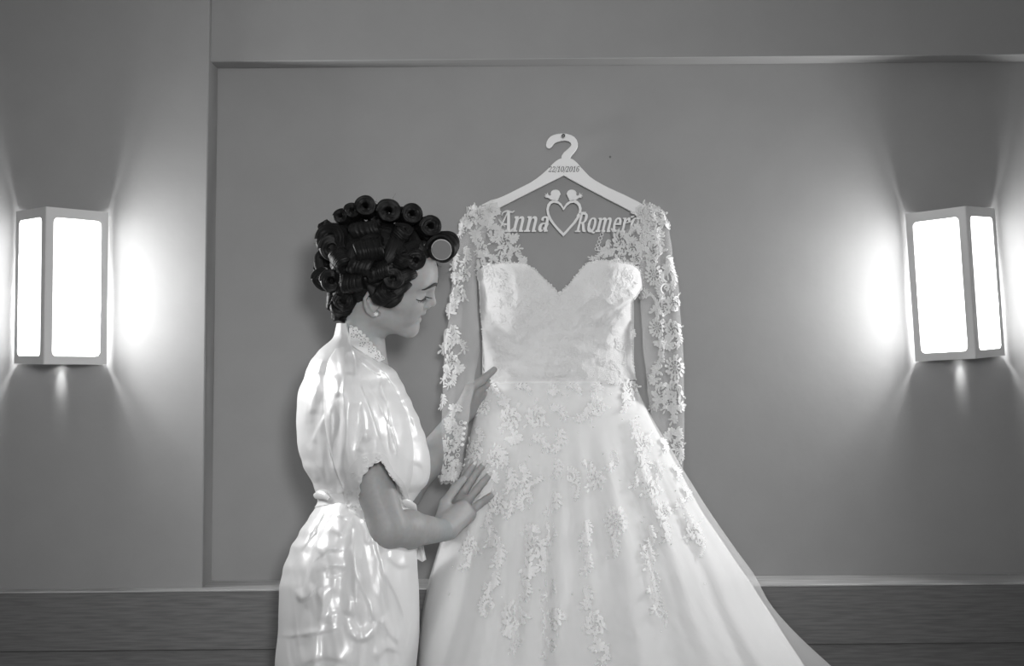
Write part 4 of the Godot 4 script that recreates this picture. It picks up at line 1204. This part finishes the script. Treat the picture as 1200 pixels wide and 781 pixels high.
func limbs(mb: MB) -> void:
	var L := []
	var neck := at(419, 414, 0.372)
	L.append(bone(head_xf * hp(-14, -30, 0), neck, 0.048, 0.050, 0.02))
	L.append(bone(neck, at(410, 490, 0.37), 0.050, 0.078, 0.03))
	for s in [-1, 1]:
		L.append(bone(at(414, 440, 0.37), at(408 if s > 0 else 434, 448, 0.37 + 0.105 * s), 0.045, 0.038, 0.03))
	L.append(egg(at(414, 500, 0.37), Vector3(0.092, 0.16, 0.125), 0.05))
	L.append(egg(at(428, 590, 0.37), Vector3(0.078, 0.12, 0.10), 0.05))
	L.append(egg(at(412, 690, 0.37), Vector3(0.105, 0.13, 0.145), 0.05))
	var wrist := at(521, 622, 0.335)
	var elbow := at(455, 620, 0.548)
	L.append(bone(at(407, 450, 0.470), at(428, 535, 0.53), 0.042, 0.044, 0.03))
	L.append(bone(at(428, 535, 0.535), elbow, 0.044, 0.0375, 0.02))
	L.append(bone(elbow, elbow.lerp(wrist, 0.35), 0.037, 0.0385, 0.015))
	L.append(bone(elbow.lerp(wrist, 0.35), wrist, 0.0385, 0.0235, 0.015))
	var felbow := at(474, 578, 0.215)
	var fwrist := at(537, 489, 0.128)
	L.append(bone(at(434, 452, 0.255), felbow, 0.046, 0.036, 0.03))
	L.append(bone(felbow, felbow.lerp(fwrist, 0.4), 0.036, 0.036, 0.015))
	L.append(bone(felbow.lerp(fwrist, 0.4), fwrist, 0.036, 0.023, 0.015))
	for s in [-1, 1]:
		var hip := at(410, 720, 0.37 + 0.085 * s); hip.y = 0.80
		var knee := Vector3(hip.x + 0.015, 0.46, 0.37 + 0.08 * s)
		var ankle := Vector3(hip.x - 0.01, 0.075, 0.37 + 0.08 * s)
		L.append(bone(hip, knee, 0.083, 0.054, 0.04)); L.append(bone(knee, ankle.lerp(knee, 0.6), 0.052, 0.055, 0.03)); L.append(bone(ankle.lerp(knee, 0.6), ankle, 0.054, 0.034, 0.03))
		L.append(bone(ankle + Vector3(-0.03, -0.045, 0), ankle + Vector3(0.13, -0.052, 0.01 * s), 0.03, 0.022, 0.03))
	nets(mb, L, Vector3(-0.62, 0.0, 0.06), Vector3(0.06, 1.38, 0.66), 0.0095)
	# the near hand, its back to the viewer, fingers spread on the skirt
	var H := []
	H.append(bone(elbow.lerp(wrist, 0.75), wrist, 0.0285, 0.0225, 0.012))
	var zs := func(x: float, y: float): return skirt_z(x, y)
	for q in near_fingers():
		H.append(bone(wrist + (q[0] - wrist) * 0.08, q[0], 0.0165, 0.0098, 0.014))
		for k in 3: H.append(bone(q[k], q[k + 1], [0.0094, 0.0086, 0.0080][k], [0.0086, 0.0080, 0.0070][k], 0.0035))
	H.append(bone(at(522, 612, 0.325), at(543, 594, 0.278), 0.015, 0.013, 0.02))
	H.append(bone(at(528, 620, 0.325), at(551, 604, 0.272), 0.013, 0.011, 0.018))
	# thumb, tucked behind the palm
	H.append(bone(at(516, 612, 0.315), at(521, 590, 0.285), 0.014, 0.011, 0.012)); H.append(bone(at(521, 590, 0.285), at(533, 573, 0.262), 0.0105, 0.0095, 0.005)); H.append(bone(at(533, 573, 0.262), at(543, 562, 0.25), 0.0095, 0.0075, 0.004))
	hand_net(mb, H)
	# the far hand holds the side of the dress: thumb in front, fingers behind
	H = []
	H.append(bone(felbow.lerp(fwrist, 0.75), fwrist, 0.0275, 0.0225, 0.012))
	var kn := [[at(561, 457, 0.112), at(578, 446, 0.088), at(592, 444, 0.068), at(604, 447, 0.058)], [at(563, 465, 0.098), at(581, 457, 0.076), at(596, 455, 0.060), at(607, 458, 0.054)], [at(563, 473, 0.088), at(580, 468, 0.068), at(593, 466, 0.056), at(603, 468, 0.05)], [at(561, 481, 0.082), at(574, 478, 0.066), at(584, 477, 0.056), at(592, 478, 0.05)]]
	for q in kn:
		H.append(bone(fwrist + (q[0] - fwrist) * 0.08, q[0], 0.0165, 0.0095, 0.014))
		for k in 3: H.append(bone(q[k], q[k + 1], [0.0092, 0.0084, 0.0078][k], [0.0084, 0.0078, 0.0068][k], 0.0035))
	H.append(bone(fwrist, at(551, 455, 0.136), 0.015, 0.0125, 0.014)); H.append(bone(at(551, 455, 0.136), at(565, 446, 0.138), 0.0108, 0.0096, 0.005)); H.append(bone(at(565, 446, 0.138), at(579, 433.5, 0.130), 0.0094, 0.0072, 0.004))
	hand_net(mb, H)

func near_fingers() -> Array:
	var out := []
	for q in [[[534, 577], [543, 564], [549.5, 554], [555, 545.5]], [[542.5, 579], [552.5, 563.5], [559, 554], [565, 546.5]], [[549, 586], [559.5, 573.5], [566.5, 565], [572, 558.5]], [[552.5, 598.5], [562.5, 590.5], [569.5, 585.5], [576, 580.5]]]:
		var f := []
		for k in 4:
			var x: float = q[k][0]; var y: float = q[k][1]
			f.append(at(x, y, skirt_z(x, y) + [0.034, 0.026, 0.017, 0.0105][k]))
		out.append(f)
	return out

func hand_net(mb: MB, H: Array) -> void:
	var bb := AABB((H[0] as Prim).a, Vector3.ZERO)
	for p: Prim in H: bb = bb.expand(p.a).expand(p.a + p.ba)
	bb = bb.grow(0.034)
	nets(mb, H, bb.position, bb.end, 0.0024)

func on_lid(s: float, dir: Vector3, lift: float) -> Vector3:
	var c := hp(82.5, 37, 31 * s)
	var d := dir.normalized()
	var r := 0.04
	for k in 60:
		var e := field(c + d * r, head_prims)
		if e < 0.0002: break
		r -= maxf(e * 0.7, 0.0003)
	return head_xf * (c + d * (r + lift))

func face_details(t: Node) -> void:
	for s in [-1, 1]:
		var b := MB.new()
		var path := []; var rr := []
		for k in 15:
			var f := k / 14.0
			var u := 59.0 + 8.5 * sin(PI * pow(f, 0.75)) - 3.0 * f
			path.append(on_face(u, s * lerpf(8, 55, f), 0.0010)); rr.append(0.0046 * (0.45 + 0.55 * sin(PI * minf(1.0, 0.2 + 0.8 * (1 - f)))) * (1.0 - 0.55 * pow(f, 3)))
		b.tube(path, rr, 8, 0.4, head_xf.basis.x)
		obj("eyebrow", b, M.brow, t)
		b = MB.new(); path = []; rr = []
		for k in 15:
			var f := k / 14.0
			var az := deg_to_rad(lerpf(-38, 92, f))
			path.append(on_lid(s, Vector3(cos(az), -0.34 + 0.18 * pow(absf(f - 0.45) * 2, 2.0), sin(az) * s), 0.0008)); rr.append(0.0006 + 0.0011 * sin(PI * minf(1.0, 0.08 + f * 0.86)))
		b.tube(path, rr, 6)
		for k in 12:
			var p: Vector3 = path[2 + k]
			b.tube([p, p + head_xf.basis * hp(lerpf(4.0, 2.0, k / 11.0), -2.5, s * lerpf(-1, 3, k / 11.0)), p + head_xf.basis * hp(lerpf(7.5, 4.0, k / 11.0), -3.0, s * lerpf(-1, 5, k / 11.0))], [0.0005, 0.0004, 0.0001], 4)
		obj("eyelashes", b, M.brow, t)
	var b := MB.new()
	for k in 8:
		var r := -17.5 + k * 5.0
		var f := 101.0 - r * r * 0.022
		b.ball(head_xf * hp(f, -17.2 + absf(r) * 0.06, r), Vector3(0.0022, 0.0036, 0.0026), 8, 6, head_xf.basis)
	var teeth := obj("teeth", b, M.teeth, t)
	teeth.set_meta("kind", "stuff")
	for s in [-1, 1]:
		b = MB.new()
		var c := head_xf * hp(14, -19, 80 * s)
		for k in 6: b.ball(c + head_xf.basis * (Vector3(cos(TAU * k / 6), sin(TAU * k / 6), 0) * 0.0034), Vector3.ONE * 0.0016, 6, 4)
		b.ball(c + head_xf.basis * Vector3(0, 0, 0.001 * s), Vector3.ONE * 0.0028, 8, 6)
		obj("stud_earring", b, M.crystal, t)

func nails(t: Node) -> void:
	for q in near_fingers():
		var b := MB.new()
		var dir: Vector3 = (q[3] - q[2]).normalized()
		var out := Vector3(0, 0, 1) - dir * dir.z
		out = out.normalized()
		var side := dir.cross(out)
		b.ball(q[3] + dir * 0.0045 + out * 0.0052, Vector3(0.0046, 0.0072, 0.0018), 10, 8, Basis(side, dir, out))
		obj("fingernail", b, M.nail_polish, t)

func robe(t: Node) -> void:
	robe_folds = fold_list([
		[[389,404, 376,420, 368,436, 362,462, 358.5,486, 359,500], 6.5, 3.2], [[380,408, 372,424, 371,440], 4, 3.0], [[390,440, 393,452, 394,466], 6, 2.4], [[372,452, 366,470, 364,486], 4, 3.0],
		[[405,442, 402,456, 403,474, 402,500, 400,530, 398,552], 8, 3.0], [[395,470, 392,500, 391,530, 393,552], -6, 4.5], [[380,470, 376,500, 377,530, 384,560], 5, 5.0], [[386,480, 372,505, 366,520], 3, 2.5],
		[[412,404, 416,416, 418,430, 415,444], 5, 2.2], [[408,412, 409,428, 408,440], -4, 3.5], [[422,414, 436,425, 452,438, 464,456], 5, 2.4], [[420,420, 434,432, 448,440], 4, 1.8],
		[[422,446, 430,465, 440,492, 448,520], 5.5, 2.2], [[430,448, 444,470, 456,496, 464,520, 468,540], 6.5, 2.8], [[448,444, 449,456, 456,474, 459,492, 466,520], 6.5, 2.4], [[437,455, 450,480, 458,502], -5, 4.0],
		[[452,444, 462,450, 474,470, 484,492, 492,515], 6.5, 2.6], [[468,470, 478,500, 482,530], -4, 5.0], [[426,470, 424,500, 428,520], 4, 3.0], [[414,470, 412,500, 414,530], -5, 4.0], [[432,505, 424,515, 418,530], 4, 2.5],
		[[352,540, 362,555, 372,566], 4, 2.0], [[358,520, 372,545, 384,570], 4, 3.0], [[480,540, 494,545, 500,555], 4, 3.0], [[486,575, 496,560, 500,545], -4, 4],
		[[380,590, 372,605, 360,622, 346,640, 338,660], 7, 4.0], [[386,594, 378,612, 366,632, 352,652], -6, 4.0], [[398,592, 390,606, 378,624, 370,645, 364,672, 356,700], 8, 3.2], [[392,600, 404,606, 412,604], 5, 3.0], [[398,630, 404,615, 412,600], 6, 4.5],
		[[376,652, 386,644, 398,645], 6, 3.0], [[378,668, 392,663, 404,666], 4, 2.4], [[381,674, 394,675, 405,669], -3, 2.0], [[416,604, 414,640, 416,680, 420,720, 432,760], 4, 2.4], [[424,606, 430,622, 432,640], 5, 3.5], [[436,614, 442,640, 450,668, 456,720], 5, 3.0], [[417,668, 425,690, 434,712, 436,730], 6, 2.4],
		[[346,690, 352,702, 362,698, 370,684], 6, 3.0], [[340,680, 346,720, 350,760], 4, 3.0], [[350,745, 372,742, 398,736], 3, 1.8], [[326,745, 340,746, 349,745], 2, 1.8], [[408,738, 420,750, 436,744, 440,730], 6, 3.0], [[405,720, 424,735, 440,726], -4, 4], [[394,690, 386,710, 388,722], -4, 5], [[372,690, 380,710, 376,730], 4, 5], [[410,700, 404,720], 4, 5],
		[[440,656, 462,690, 474,720, 480,750], 4, 3.5], [[452,650, 468,663, 482,661], 5, 3.0], [[444,724, 455,740, 470,756], 4, 3.0], [[478,700, 482,730, 476,770], 4, 2.5], [[350,780, 380,770, 410,776], 4, 4], [[440,775, 452,760, 470,765], 4, 3]])
	sleeve_lines = [pts2(SLEEVE_TOP), pts2(SLEEVE_HEM), pts2(SLEEVE_LEFT), pts2(SLEEVE_RIGHT)]
	var b := MB.new()
	var nu := 230; var nv := 290
	b.grid(nu, nv, func(c: int, r: int):
		var y := lerpf(880, 379, float(r) / (nv - 1))
		# two thirds of the columns face the room
		var f := float(c) / nu
		var a := lerpf(-PI / 2, PI / 2, f / 0.68) if f < 0.68 else lerpf(PI / 2, 3 * PI / 2, (f - 0.68) / 0.32)
		var l := drow(robe_t, y, 1); var rr := drow(robe_t, y, 2)
		var sx := signf(sin(a)) * pow(absf(sin(a)), 0.92)
		var x := (l + rr) / 2 + (rr - l) / 2 * sx
		if cos(a) >= 0: 
			var zz := robe_z(x, y)
			return at(x, y, zz + robe_relief(x, y) * minf(1.0, cos(a) * 2.5))
		return at(x, y, ROBE_Z - drow(robe_t, y, 3) * pow(1.0 - pow(minf(absf(sx), 1.0), 2.2), 0.5)), true)
	var robe_ := obj("satin_robe", b, M.satin, t)
	# wide near sleeve
	b = MB.new()
	var us := 150; var vs := 130
	b.grid(us, vs, func(c: int, r: int):
		var p := sleeve_p(float(c) / (us - 1), 1.0 - float(r) / (vs - 1))
		return at(p.x, p.y, p.z))
	obj("satin_sleeve", b, M.satin, robe_)
	trim(robe_)
	# belt pulled in at the waist, tied ends
	b = MB.new()
	b.grid(90, 7, func(c: int, r: int):
		var a := TAU * c / 90
		var y := 591 - r * 1.9 + 2.0 * sin(a * 3.0) - 2.0 * sin(a)
		var l := drow(robe_t, y, 1) - 1.2; var rr := drow(robe_t, y, 2) + 1.0
		var x := (l + rr) / 2 + (rr - l) / 2 * sin(a)
		return at(x, y, ROBE_Z + (drow(robe_t, y, 3) + 0.004 + 0.003 * sin(PI * r / 6.0)) * cos(a)), true)
	b.tube([at(369.5, 582, 0.40), at(374, 580, 0.44), at(380, 581, 0.468), at(385, 585, 0.475)], [0.006, 0.009, 0.008, 0.004], 10, 0.6)
	b.tube([at(472, 586, 0.47), at(478, 590, 0.46), at(484, 594, 0.43), at(487, 600, 0.40)], [0.004, 0.009, 0.008, 0.004], 10, 0.6)
	obj("belt", b, M.satin, robe_)
	b = MB.new()
	b.grid(12, 22, func(c: int, r: int):
		var f := 1.0 - r / 21.0
		var w := lerpf(3.0, 6.5, f)
		return at(490 + 3 * f + (c / 11.0 - 0.5) * 2 * w, 622 + 37 * f - absf(c - 7) * 0.7 * f, 0.30 + 0.006 * sin(c * 1.2)))
	obj("far_sleeve_hem", b, M.satin, robe_)  # loose cloth behind the forearm, hem of the far sleeve

func trim(robe_: Node) -> void:
	## eyelet-lace bands along collar and sleeve hem: real scalloped cloth with holes
	var g := RandomNumberGenerator.new(); g.seed = 3
	var band := func(called: String, inner: Array, outer: Array, zf: Callable, holes: Array, nu: int, nv: int, scallops: float):
		var b := MB.new()
		var P := func(s: float, q: float) -> Vector2:
			return line(inner, s).lerp(line(outer, s), q * (1.0 - 0.13 * (1.0 - absf(sin(PI * scallops * s)))))
		b.grid(nu, nv, func(c: int, r: int):
			var s := float(c) / (nu - 1); var q := float(r) / (nv - 1)
			var p: Vector2 = P.call(s, q)
			var rim := 0.0012 * exp(-pow((q - 0.96) / 0.05, 2.0))
			for h in holes: rim += 0.0008 * exp(-pow(((p - h[0]).length() - h[1] - 0.6) / 0.6, 2.0))
			return at(p.x, p.y, zf.call(p.x, p.y) + rim), false, func(c: int, r: int):
				var p: Vector2 = P.call((c + 0.5) / (nu - 1), (r + 0.5) / (nv - 1))
				for h in holes:
					if (p - h[0]).length() < h[1]: return true
				return false)
		obj(called, b, M.trim, robe_)
	var ci := pts2([409,386, 410,396, 412.5,406, 419,410, 427,414.5, 435,419, 443,424.5])
	var co := pts2([409.5,381, 418,383.5, 426,390, 432,396, 438,404, 445,412, 452,421])
	var holes := []
	for k in 24:
		var s := (k + 0.7) / 24.5
		holes.append([line(ci, s).lerp(line(co, s), 0.78 if k % 3 else 0.62), 0.75])
	for c in [[424, 404], [414, 393], [434, 411], [442, 418], [420, 394]]:
		for k in 5: holes.append([Vector2(c[0], c[1]) + Vector2.from_angle(TAU * k / 5) * 2.3, 0.7])
	band.call("collar_lace", ci, co, func(x: float, y: float):
		return robe_z(minf(x, drow(robe_t, y, 2) - 3), y) + 0.008 + 0.0009 * maxf(0.0, 400 - y), holes, 150, 44, 9.0)
	# sleeve hem: broad at the back, narrow in front
	var hem := pts2(SLEEVE_HEM)
	var n := 40
	var hi := []; var ho := []
	for k in n:
		var s := k / (n - 1.0)
		var p := line(hem, s); var d := (line(hem, minf(s + 0.02, 1.0)) - line(hem, maxf(s - 0.02, 0.0))).normalized()
		var nn := Vector2(d.y, -d.x)            # towards the outside of the opening
		if nn.dot(Vector2(447, 590) - p) > 0: nn = -nn
		var w := lerpf(18.0, 6.0, smoothstep(0.35, 0.62, s)) * smoothstep(-0.05, 0.2, s)
		hi.append(p + nn * w); ho.append(p - nn * 1.5)
	holes = []
	for k in 30:
		var s := (k + 0.5) / 30.0
		holes.append([line(hi, s).lerp(line(ho, s), 0.82), 0.6])
		if s < 0.55 and k % 3 == 0:
			for j in 5: holes.append([line(hi, s).lerp(line(ho, s), 0.4) + Vector2.from_angle(TAU * j / 5) * 2.2, 0.65])
	band.call("sleeve_lace", hi, ho, func(x: float, y: float): return trim_z(x, y), holes, 240, 30, 15.0)

var sleeve_map := {}
func trim_z(x: float, y: float) -> float:
	## depth of the sleeve at a spot: looked up among points sampled from it
	if sleeve_map.is_empty():
		for c in 161:
			for r in 161:
				var p := sleeve_p(c / 160.0, r / 160.0)
				var key := Vector2i(int(p.x / 2), int(p.y / 2))
				sleeve_map[key] = maxf(sleeve_map.get(key, -9.0), p.z)
	var sum := 0.0; var ws := 0.0
	for i in range(-2, 3):
		for j in range(-2, 3):
			var key := Vector2i(int(x / 2) + i, int(y / 2) + j)
			if sleeve_map.has(key):
				var w := exp(-(Vector2(key.x * 2 + 1, key.y * 2 + 1) - Vector2(x, y)).length_squared() / 6.0)
				sum += w * sleeve_map[key]; ws += w
	return (sum / ws if ws > 0 else robe_z(x, y) + 0.02) + 0.0025

# ---------- hair
var hair_prims := []
func hair_z(x: float, y: float) -> float:
	## depth at which the combed hair under a spot begins, or -1 beside it
	var z := 0.62
	var inv := head_xf.affine_inverse()
	for k in 70:
		var d := field(inv * at(x, y, z), hair_prims)
		if d < 0.0004: return z
		z -= maxf(d * 0.8, 0.0006)
		if z < 0.34: return -1.0
	return -1.0

func roll(parent: Node, x: float, y: float, z: float, axis: Vector3, r: float, length: float, s: int, hole := 0.26) -> void:
	## one pinned barrel curl: strands wound round a hollow, the spiral showing at its ends
	var R := r / 565.0
	var hz := hair_z(x, y)
	if hz > 0:
		z = hz + lerpf(R * 0.05, 0.014 - length * 0.5, absf(axis.normalized().z))
	var c := at(x, y, z)
	var az := axis.normalized()
	var ax := az.cross(Vector3.UP if absf(az.y) < 0.85 else Vector3.RIGHT).normalized()
	var ay := az.cross(ax)
	var prof := []
	# from deep in the near hollow, over the ridged end, along the barrel, to the far end
	prof.append([hole * 0.55, 0.05, 0.0]); prof.append([hole * 0.8, 0.30, 0.3]); prof.append([hole, 0.44, 0.8])
	for k in 3:
		var q := lerpf(hole + 0.06, 0.86, k / 2.0)
		prof.append([q, 0.475, 1.0]); prof.append([q + 0.07, 0.50, 1.0]); prof.append([q + 0.13, 0.47, 1.0])
	for k in 34:
		var h := lerpf(0.44, -0.46, k / 33.0)
		prof.append([1.0 - 0.35 * pow(absf(h) * 2, 6.0) * 0.4 + (0.012 if k % 2 == 0 else -0.012) * (0.5 + 0.5 * sin(k * 1.7 + s)), h, 0.0])
	prof.append([0.7, -0.5, 0.0]); prof.append([0.05, -0.48, 0.0])
	var nz := noise(1.0, 2, 80 + s)
	var b := MB.new()
	var nu := 36
	var pitch := 0.16
	b.grid(nu + 1, prof.size(), func(k: int, j: int):
		var a := TAU * k / nu
		var q: Array = prof[j]
		var sp: float = q[2] * pitch * (float(k) / nu - 0.5)
		var strand: float = 0.085 * nz.get_noise_2d(q[1] * 22.0, cos(a) * 0.25 + s) + 0.13 * nz.get_noise_2d(cos(a + s) * 0.6 + q[1] * 0.5, sin(a + s) * 0.6)
		var rr: float = R * (q[0] + sp) * (1.0 + strand * (1.0 - q[2] * 0.5))
		return c + (ax * cos(a) + ay * sin(a) * 0.96) * rr + az * (q[1] * length + 0.0025 * sin(a * 2 + s) + 0.0012 * nz.get_noise_2d(q[0] * 9.0, a)))
	obj("hair_curl", b, M.hair, parent)

func lock(parent: Node, q: Array, zs: Array, w: Array) -> void:
	## a flat combed strand of hair with grooves along it
	var pts := []
	for k in zs.size():
		var hz := hair_z(q[k * 2], q[k * 2 + 1])
		pts.append(at(q[k * 2], q[k * 2 + 1], hz + 0.003 if hz > 0 else zs[k]))
	var path := spline3(pts, 26)
	var rr := []
	for k in 26:
		var f := k / 25.0 * (w.size() - 1)
		var i0 := mini(int(f), w.size() - 2)
		rr.append(lerpf(w[i0], w[i0 + 1], f - i0) / 565.0 * lerpf(0.12, 1.0, pow(sin(PI * clampf(k / 25.0, 0.0, 1.0)), 0.45)))
	var b := MB.new()
	b.tube(path, rr, 60, 0.42, Vector3(0, 0, 1), true, 0.045, 17)
	obj("hair_lock", b, M.hair, parent)

func hair(t: Node) -> void:
	var L := hair_prims
	L.append(egg(hp(-6, 60, 0), hp(100, 90, 82), 0.01))
	L.append(egg(hp(-56, 48, 0), hp(56, 74, 74), 0.03))
	L.append(egg(hp(-58, -14, 0), hp(30, 42, 54), 0.03))
	for s in [-1, 1]:
		L.append(egg(hp(14, 36, 60 * s), hp(44, 36, 26), 0.02))
	L.append(wedge(Vector3(0.935, -0.355, 0), 0.0335, 0.012))
	for s in [-1, 1]:
		L.append(egg(hp(34, -42, 78 * s), hp(44, 43, 62), 0.01, true))
		L.append(egg(hp(-8, -4, 96 * s), hp(14, 26, 24), 0.006, true))
	var groove := noise(60.0, 2, 91)
	var mb := MB.new()
	nets(mb, L, hp(-124, -75, -98), hp(108, 160, 98), 0.0034, head_xf, func(q: Vector3):
		var a := atan2(q.z, q.y - 0.05)
		return 0.0010 * sin(a * 60 + 5 * groove.get_noise_3dv(q * 0.35)) + 0.0018 * groove.get_noise_3dv(q))
	var h := obj("hair", mb, M.hair, t)
	var list := [
		[428,244,0.432, 0.1,0.1,1, 12.5,0.055], [404,256,0.425, -0.3,0.2,1, 9,0.05], [415,250,0.43, -0.1,0.2,1, 9.5,0.05], [456,248.5,0.44, 0.05,0,1, 14,0.06], [480,253,0.43, 0.3,0.1,1, 12.5,0.055], [501,267,0.425, 0.35,0.05,1, 13.5,0.055], [485,304,0.462, 0.35,-0.25,1, 12.5,0.04],
		[393,281,0.452, -0.35,0.05,1, 19,0.05], [405,353,0.43, -0.15,-0.05,1, 12.5,0.045], [415,330,0.462, 1,0.2,0.3, 13,0.05], [450,345,0.475, 0.7,0.45,0.6, 12.5,0.04], [460,328,0.478, 0.2,0.1,1, 12.5,0.035], [428,270,0.468, 1,0.1,0.1, 11,0.062], [433,293,0.482, 1,0.12,0.05, 15,0.058],
		[384,327,0.42, -0.5,0,1, 14.5,0.045], [379,306,0.41, -0.4,0.8,0.4, 9,0.03], [377,318,0.41, -0.2,0.3,1, 7.5,0.03], [407,375,0.402, 0.1,0.9,0.4, 10.5,0.034], [390,350,0.40, 0.1,1,0.25, 8,0.045], [396,364,0.41, 0.1,0.9,0.5, 8,0.04],
		[468,278,0.462, 0.45,0.75,0.5, 11.5,0.05], [444,318,0.482, 0.9,0.35,0.25, 12,0.05], [424,312,0.48, 1,-0.2,0.2, 12,0.05], [402,305,0.462, 0.5,-0.7,0.5, 13,0.045], [470,305,0.47, 0.5,0.6,0.6, 11,0.04],
		[442,252,0.37, 0.1,0,1, 12,0.06], [470,254,0.36, 0.1,0,1, 11,0.06], [414,262,0.36, 0,0,1, 13,0.06], [394,292,0.36, -0.2,0,1, 16,0.06], [492,275,0.36, 0.2,0,1, 13,0.06], [390,330,0.36, 0,0,1, 14,0.06], [402,360,0.36, 0,0.2,1, 14,0.05], [384,268,0.42, -0.6,0.5,0.6, 8,0.03]]
	for k in list.size():
		var q: Array = list[k]
		roll(h, q[0], q[1], q[2], Vector3(q[3], q[4], q[5]), q[6], q[7], k)
	# the lock wound round the roller over the forehead
	roll(h, 519.5, 288.5, 0.428, Vector3(-0.14, -0.26, 1), 17.5, 0.066, 77, 0.70)
	for q in [[[498,316, 484,320, 470,326, 458,334], [0.428, 0.456, 0.474, 0.482], [3, 7, 8, 5]], [[489,327, 476,334, 464,343, 452,350], [0.452, 0.466, 0.478, 0.482], [3, 6, 7, 5]], [[474,341, 466,349, 456,355, 444,355], [0.466, 0.474, 0.48, 0.478], [2, 6, 7, 4]], [[500,300, 488,290, 474,296, 462,312], [0.43, 0.456, 0.478, 0.484], [5, 8, 8, 5]],
			[[470,262, 466,280, 458,298, 448,312], [0.448, 0.472, 0.486, 0.49], [5, 9, 9, 5]], [[420,284, 414,300, 420,316, 412,338], [0.47, 0.48, 0.484, 0.472], [5, 9, 9, 5]], [[446,266, 436,280, 424,288, 412,290], [0.456, 0.478, 0.482, 0.47], [5, 8, 8, 5]], [[400,318, 404,332, 398,346, 394,362], [0.45, 0.458, 0.444, 0.42], [4, 7, 7, 4]], [[410,338, 402,350, 399,362, 404,372], [0.456, 0.452, 0.44, 0.424], [4, 6, 6, 4]],
			[[505,309, 496,300, 488,286, 484,270], [0.42, 0.446, 0.456, 0.446], [3, 7, 7, 5]], [[430,334, 440,344, 446,352, 440,357], [0.482, 0.484, 0.482, 0.474], [4, 8, 7, 3]], [[380,290, 374,302, 376,316, 384,330], [0.43, 0.425, 0.43, 0.432], [3, 6, 6, 4]], [[512,309, 508,313, 500,314, 490,316], [0.415, 0.42, 0.432, 0.448], [4, 5, 5, 3]]]:
		lock(h, q[0], q[1], q[2])
	# stray wisps
	var g := RandomNumberGenerator.new(); g.seed = 12
	var wb := MB.new()
	for k in 70:
		var a := g.randf_range(-0.2, PI + 0.9)
		var rad := Vector2(66 + g.randf_range(-8, 5), 58 + g.randf_range(-8, 6))
		var c0 := Vector2(441, 300) + Vector2(cos(a) * rad.x, -sin(a) * rad.y)
		var dir := Vector2.from_angle(g.randf_range(0, TAU)) * g.randf_range(5, 13)
		var z := g.randf_range(0.40, 0.46)
		var q := [c0, c0 + dir * 0.5 + dir.orthogonal() * g.randf_range(-0.4, 0.4), c0 + dir]
		wb.tube(spline3([at(q[0].x, q[0].y, z), at(q[1].x, q[1].y, z + 0.01), at(q[2].x, q[2].y, z)], 7), range(7).map(func(n): return 0.00035 * (1.1 - n / 6.5)), 4)
	obj("stray_hairs", wb, M.hair, h).set_meta("kind", "stuff")
	# the roller itself
	var ax := Vector3(-0.14, -0.26, 1).normalized()
	var c := at(518.2, 292.0, 0.452)
	var r := thing("hair_roller", "grey hair roller with a pale rim wound into the dark curl above the forehead", "hair roller", c)
	var b := MB.new()
	b.tube([c - ax * 0.052, c + ax * 0.0085, c + ax * 0.0088], [0.0208, 0.0208, 0.0200], 32, 1.0, Vector3.UP)
	obj("foam_core", b, M.roller_grey, r)
	b = MB.new(); b.ring(c + ax * 0.0075, ax, 0.0208, 0.0013, 40, 8)
	obj("rim", b, M.roller_rim, r)
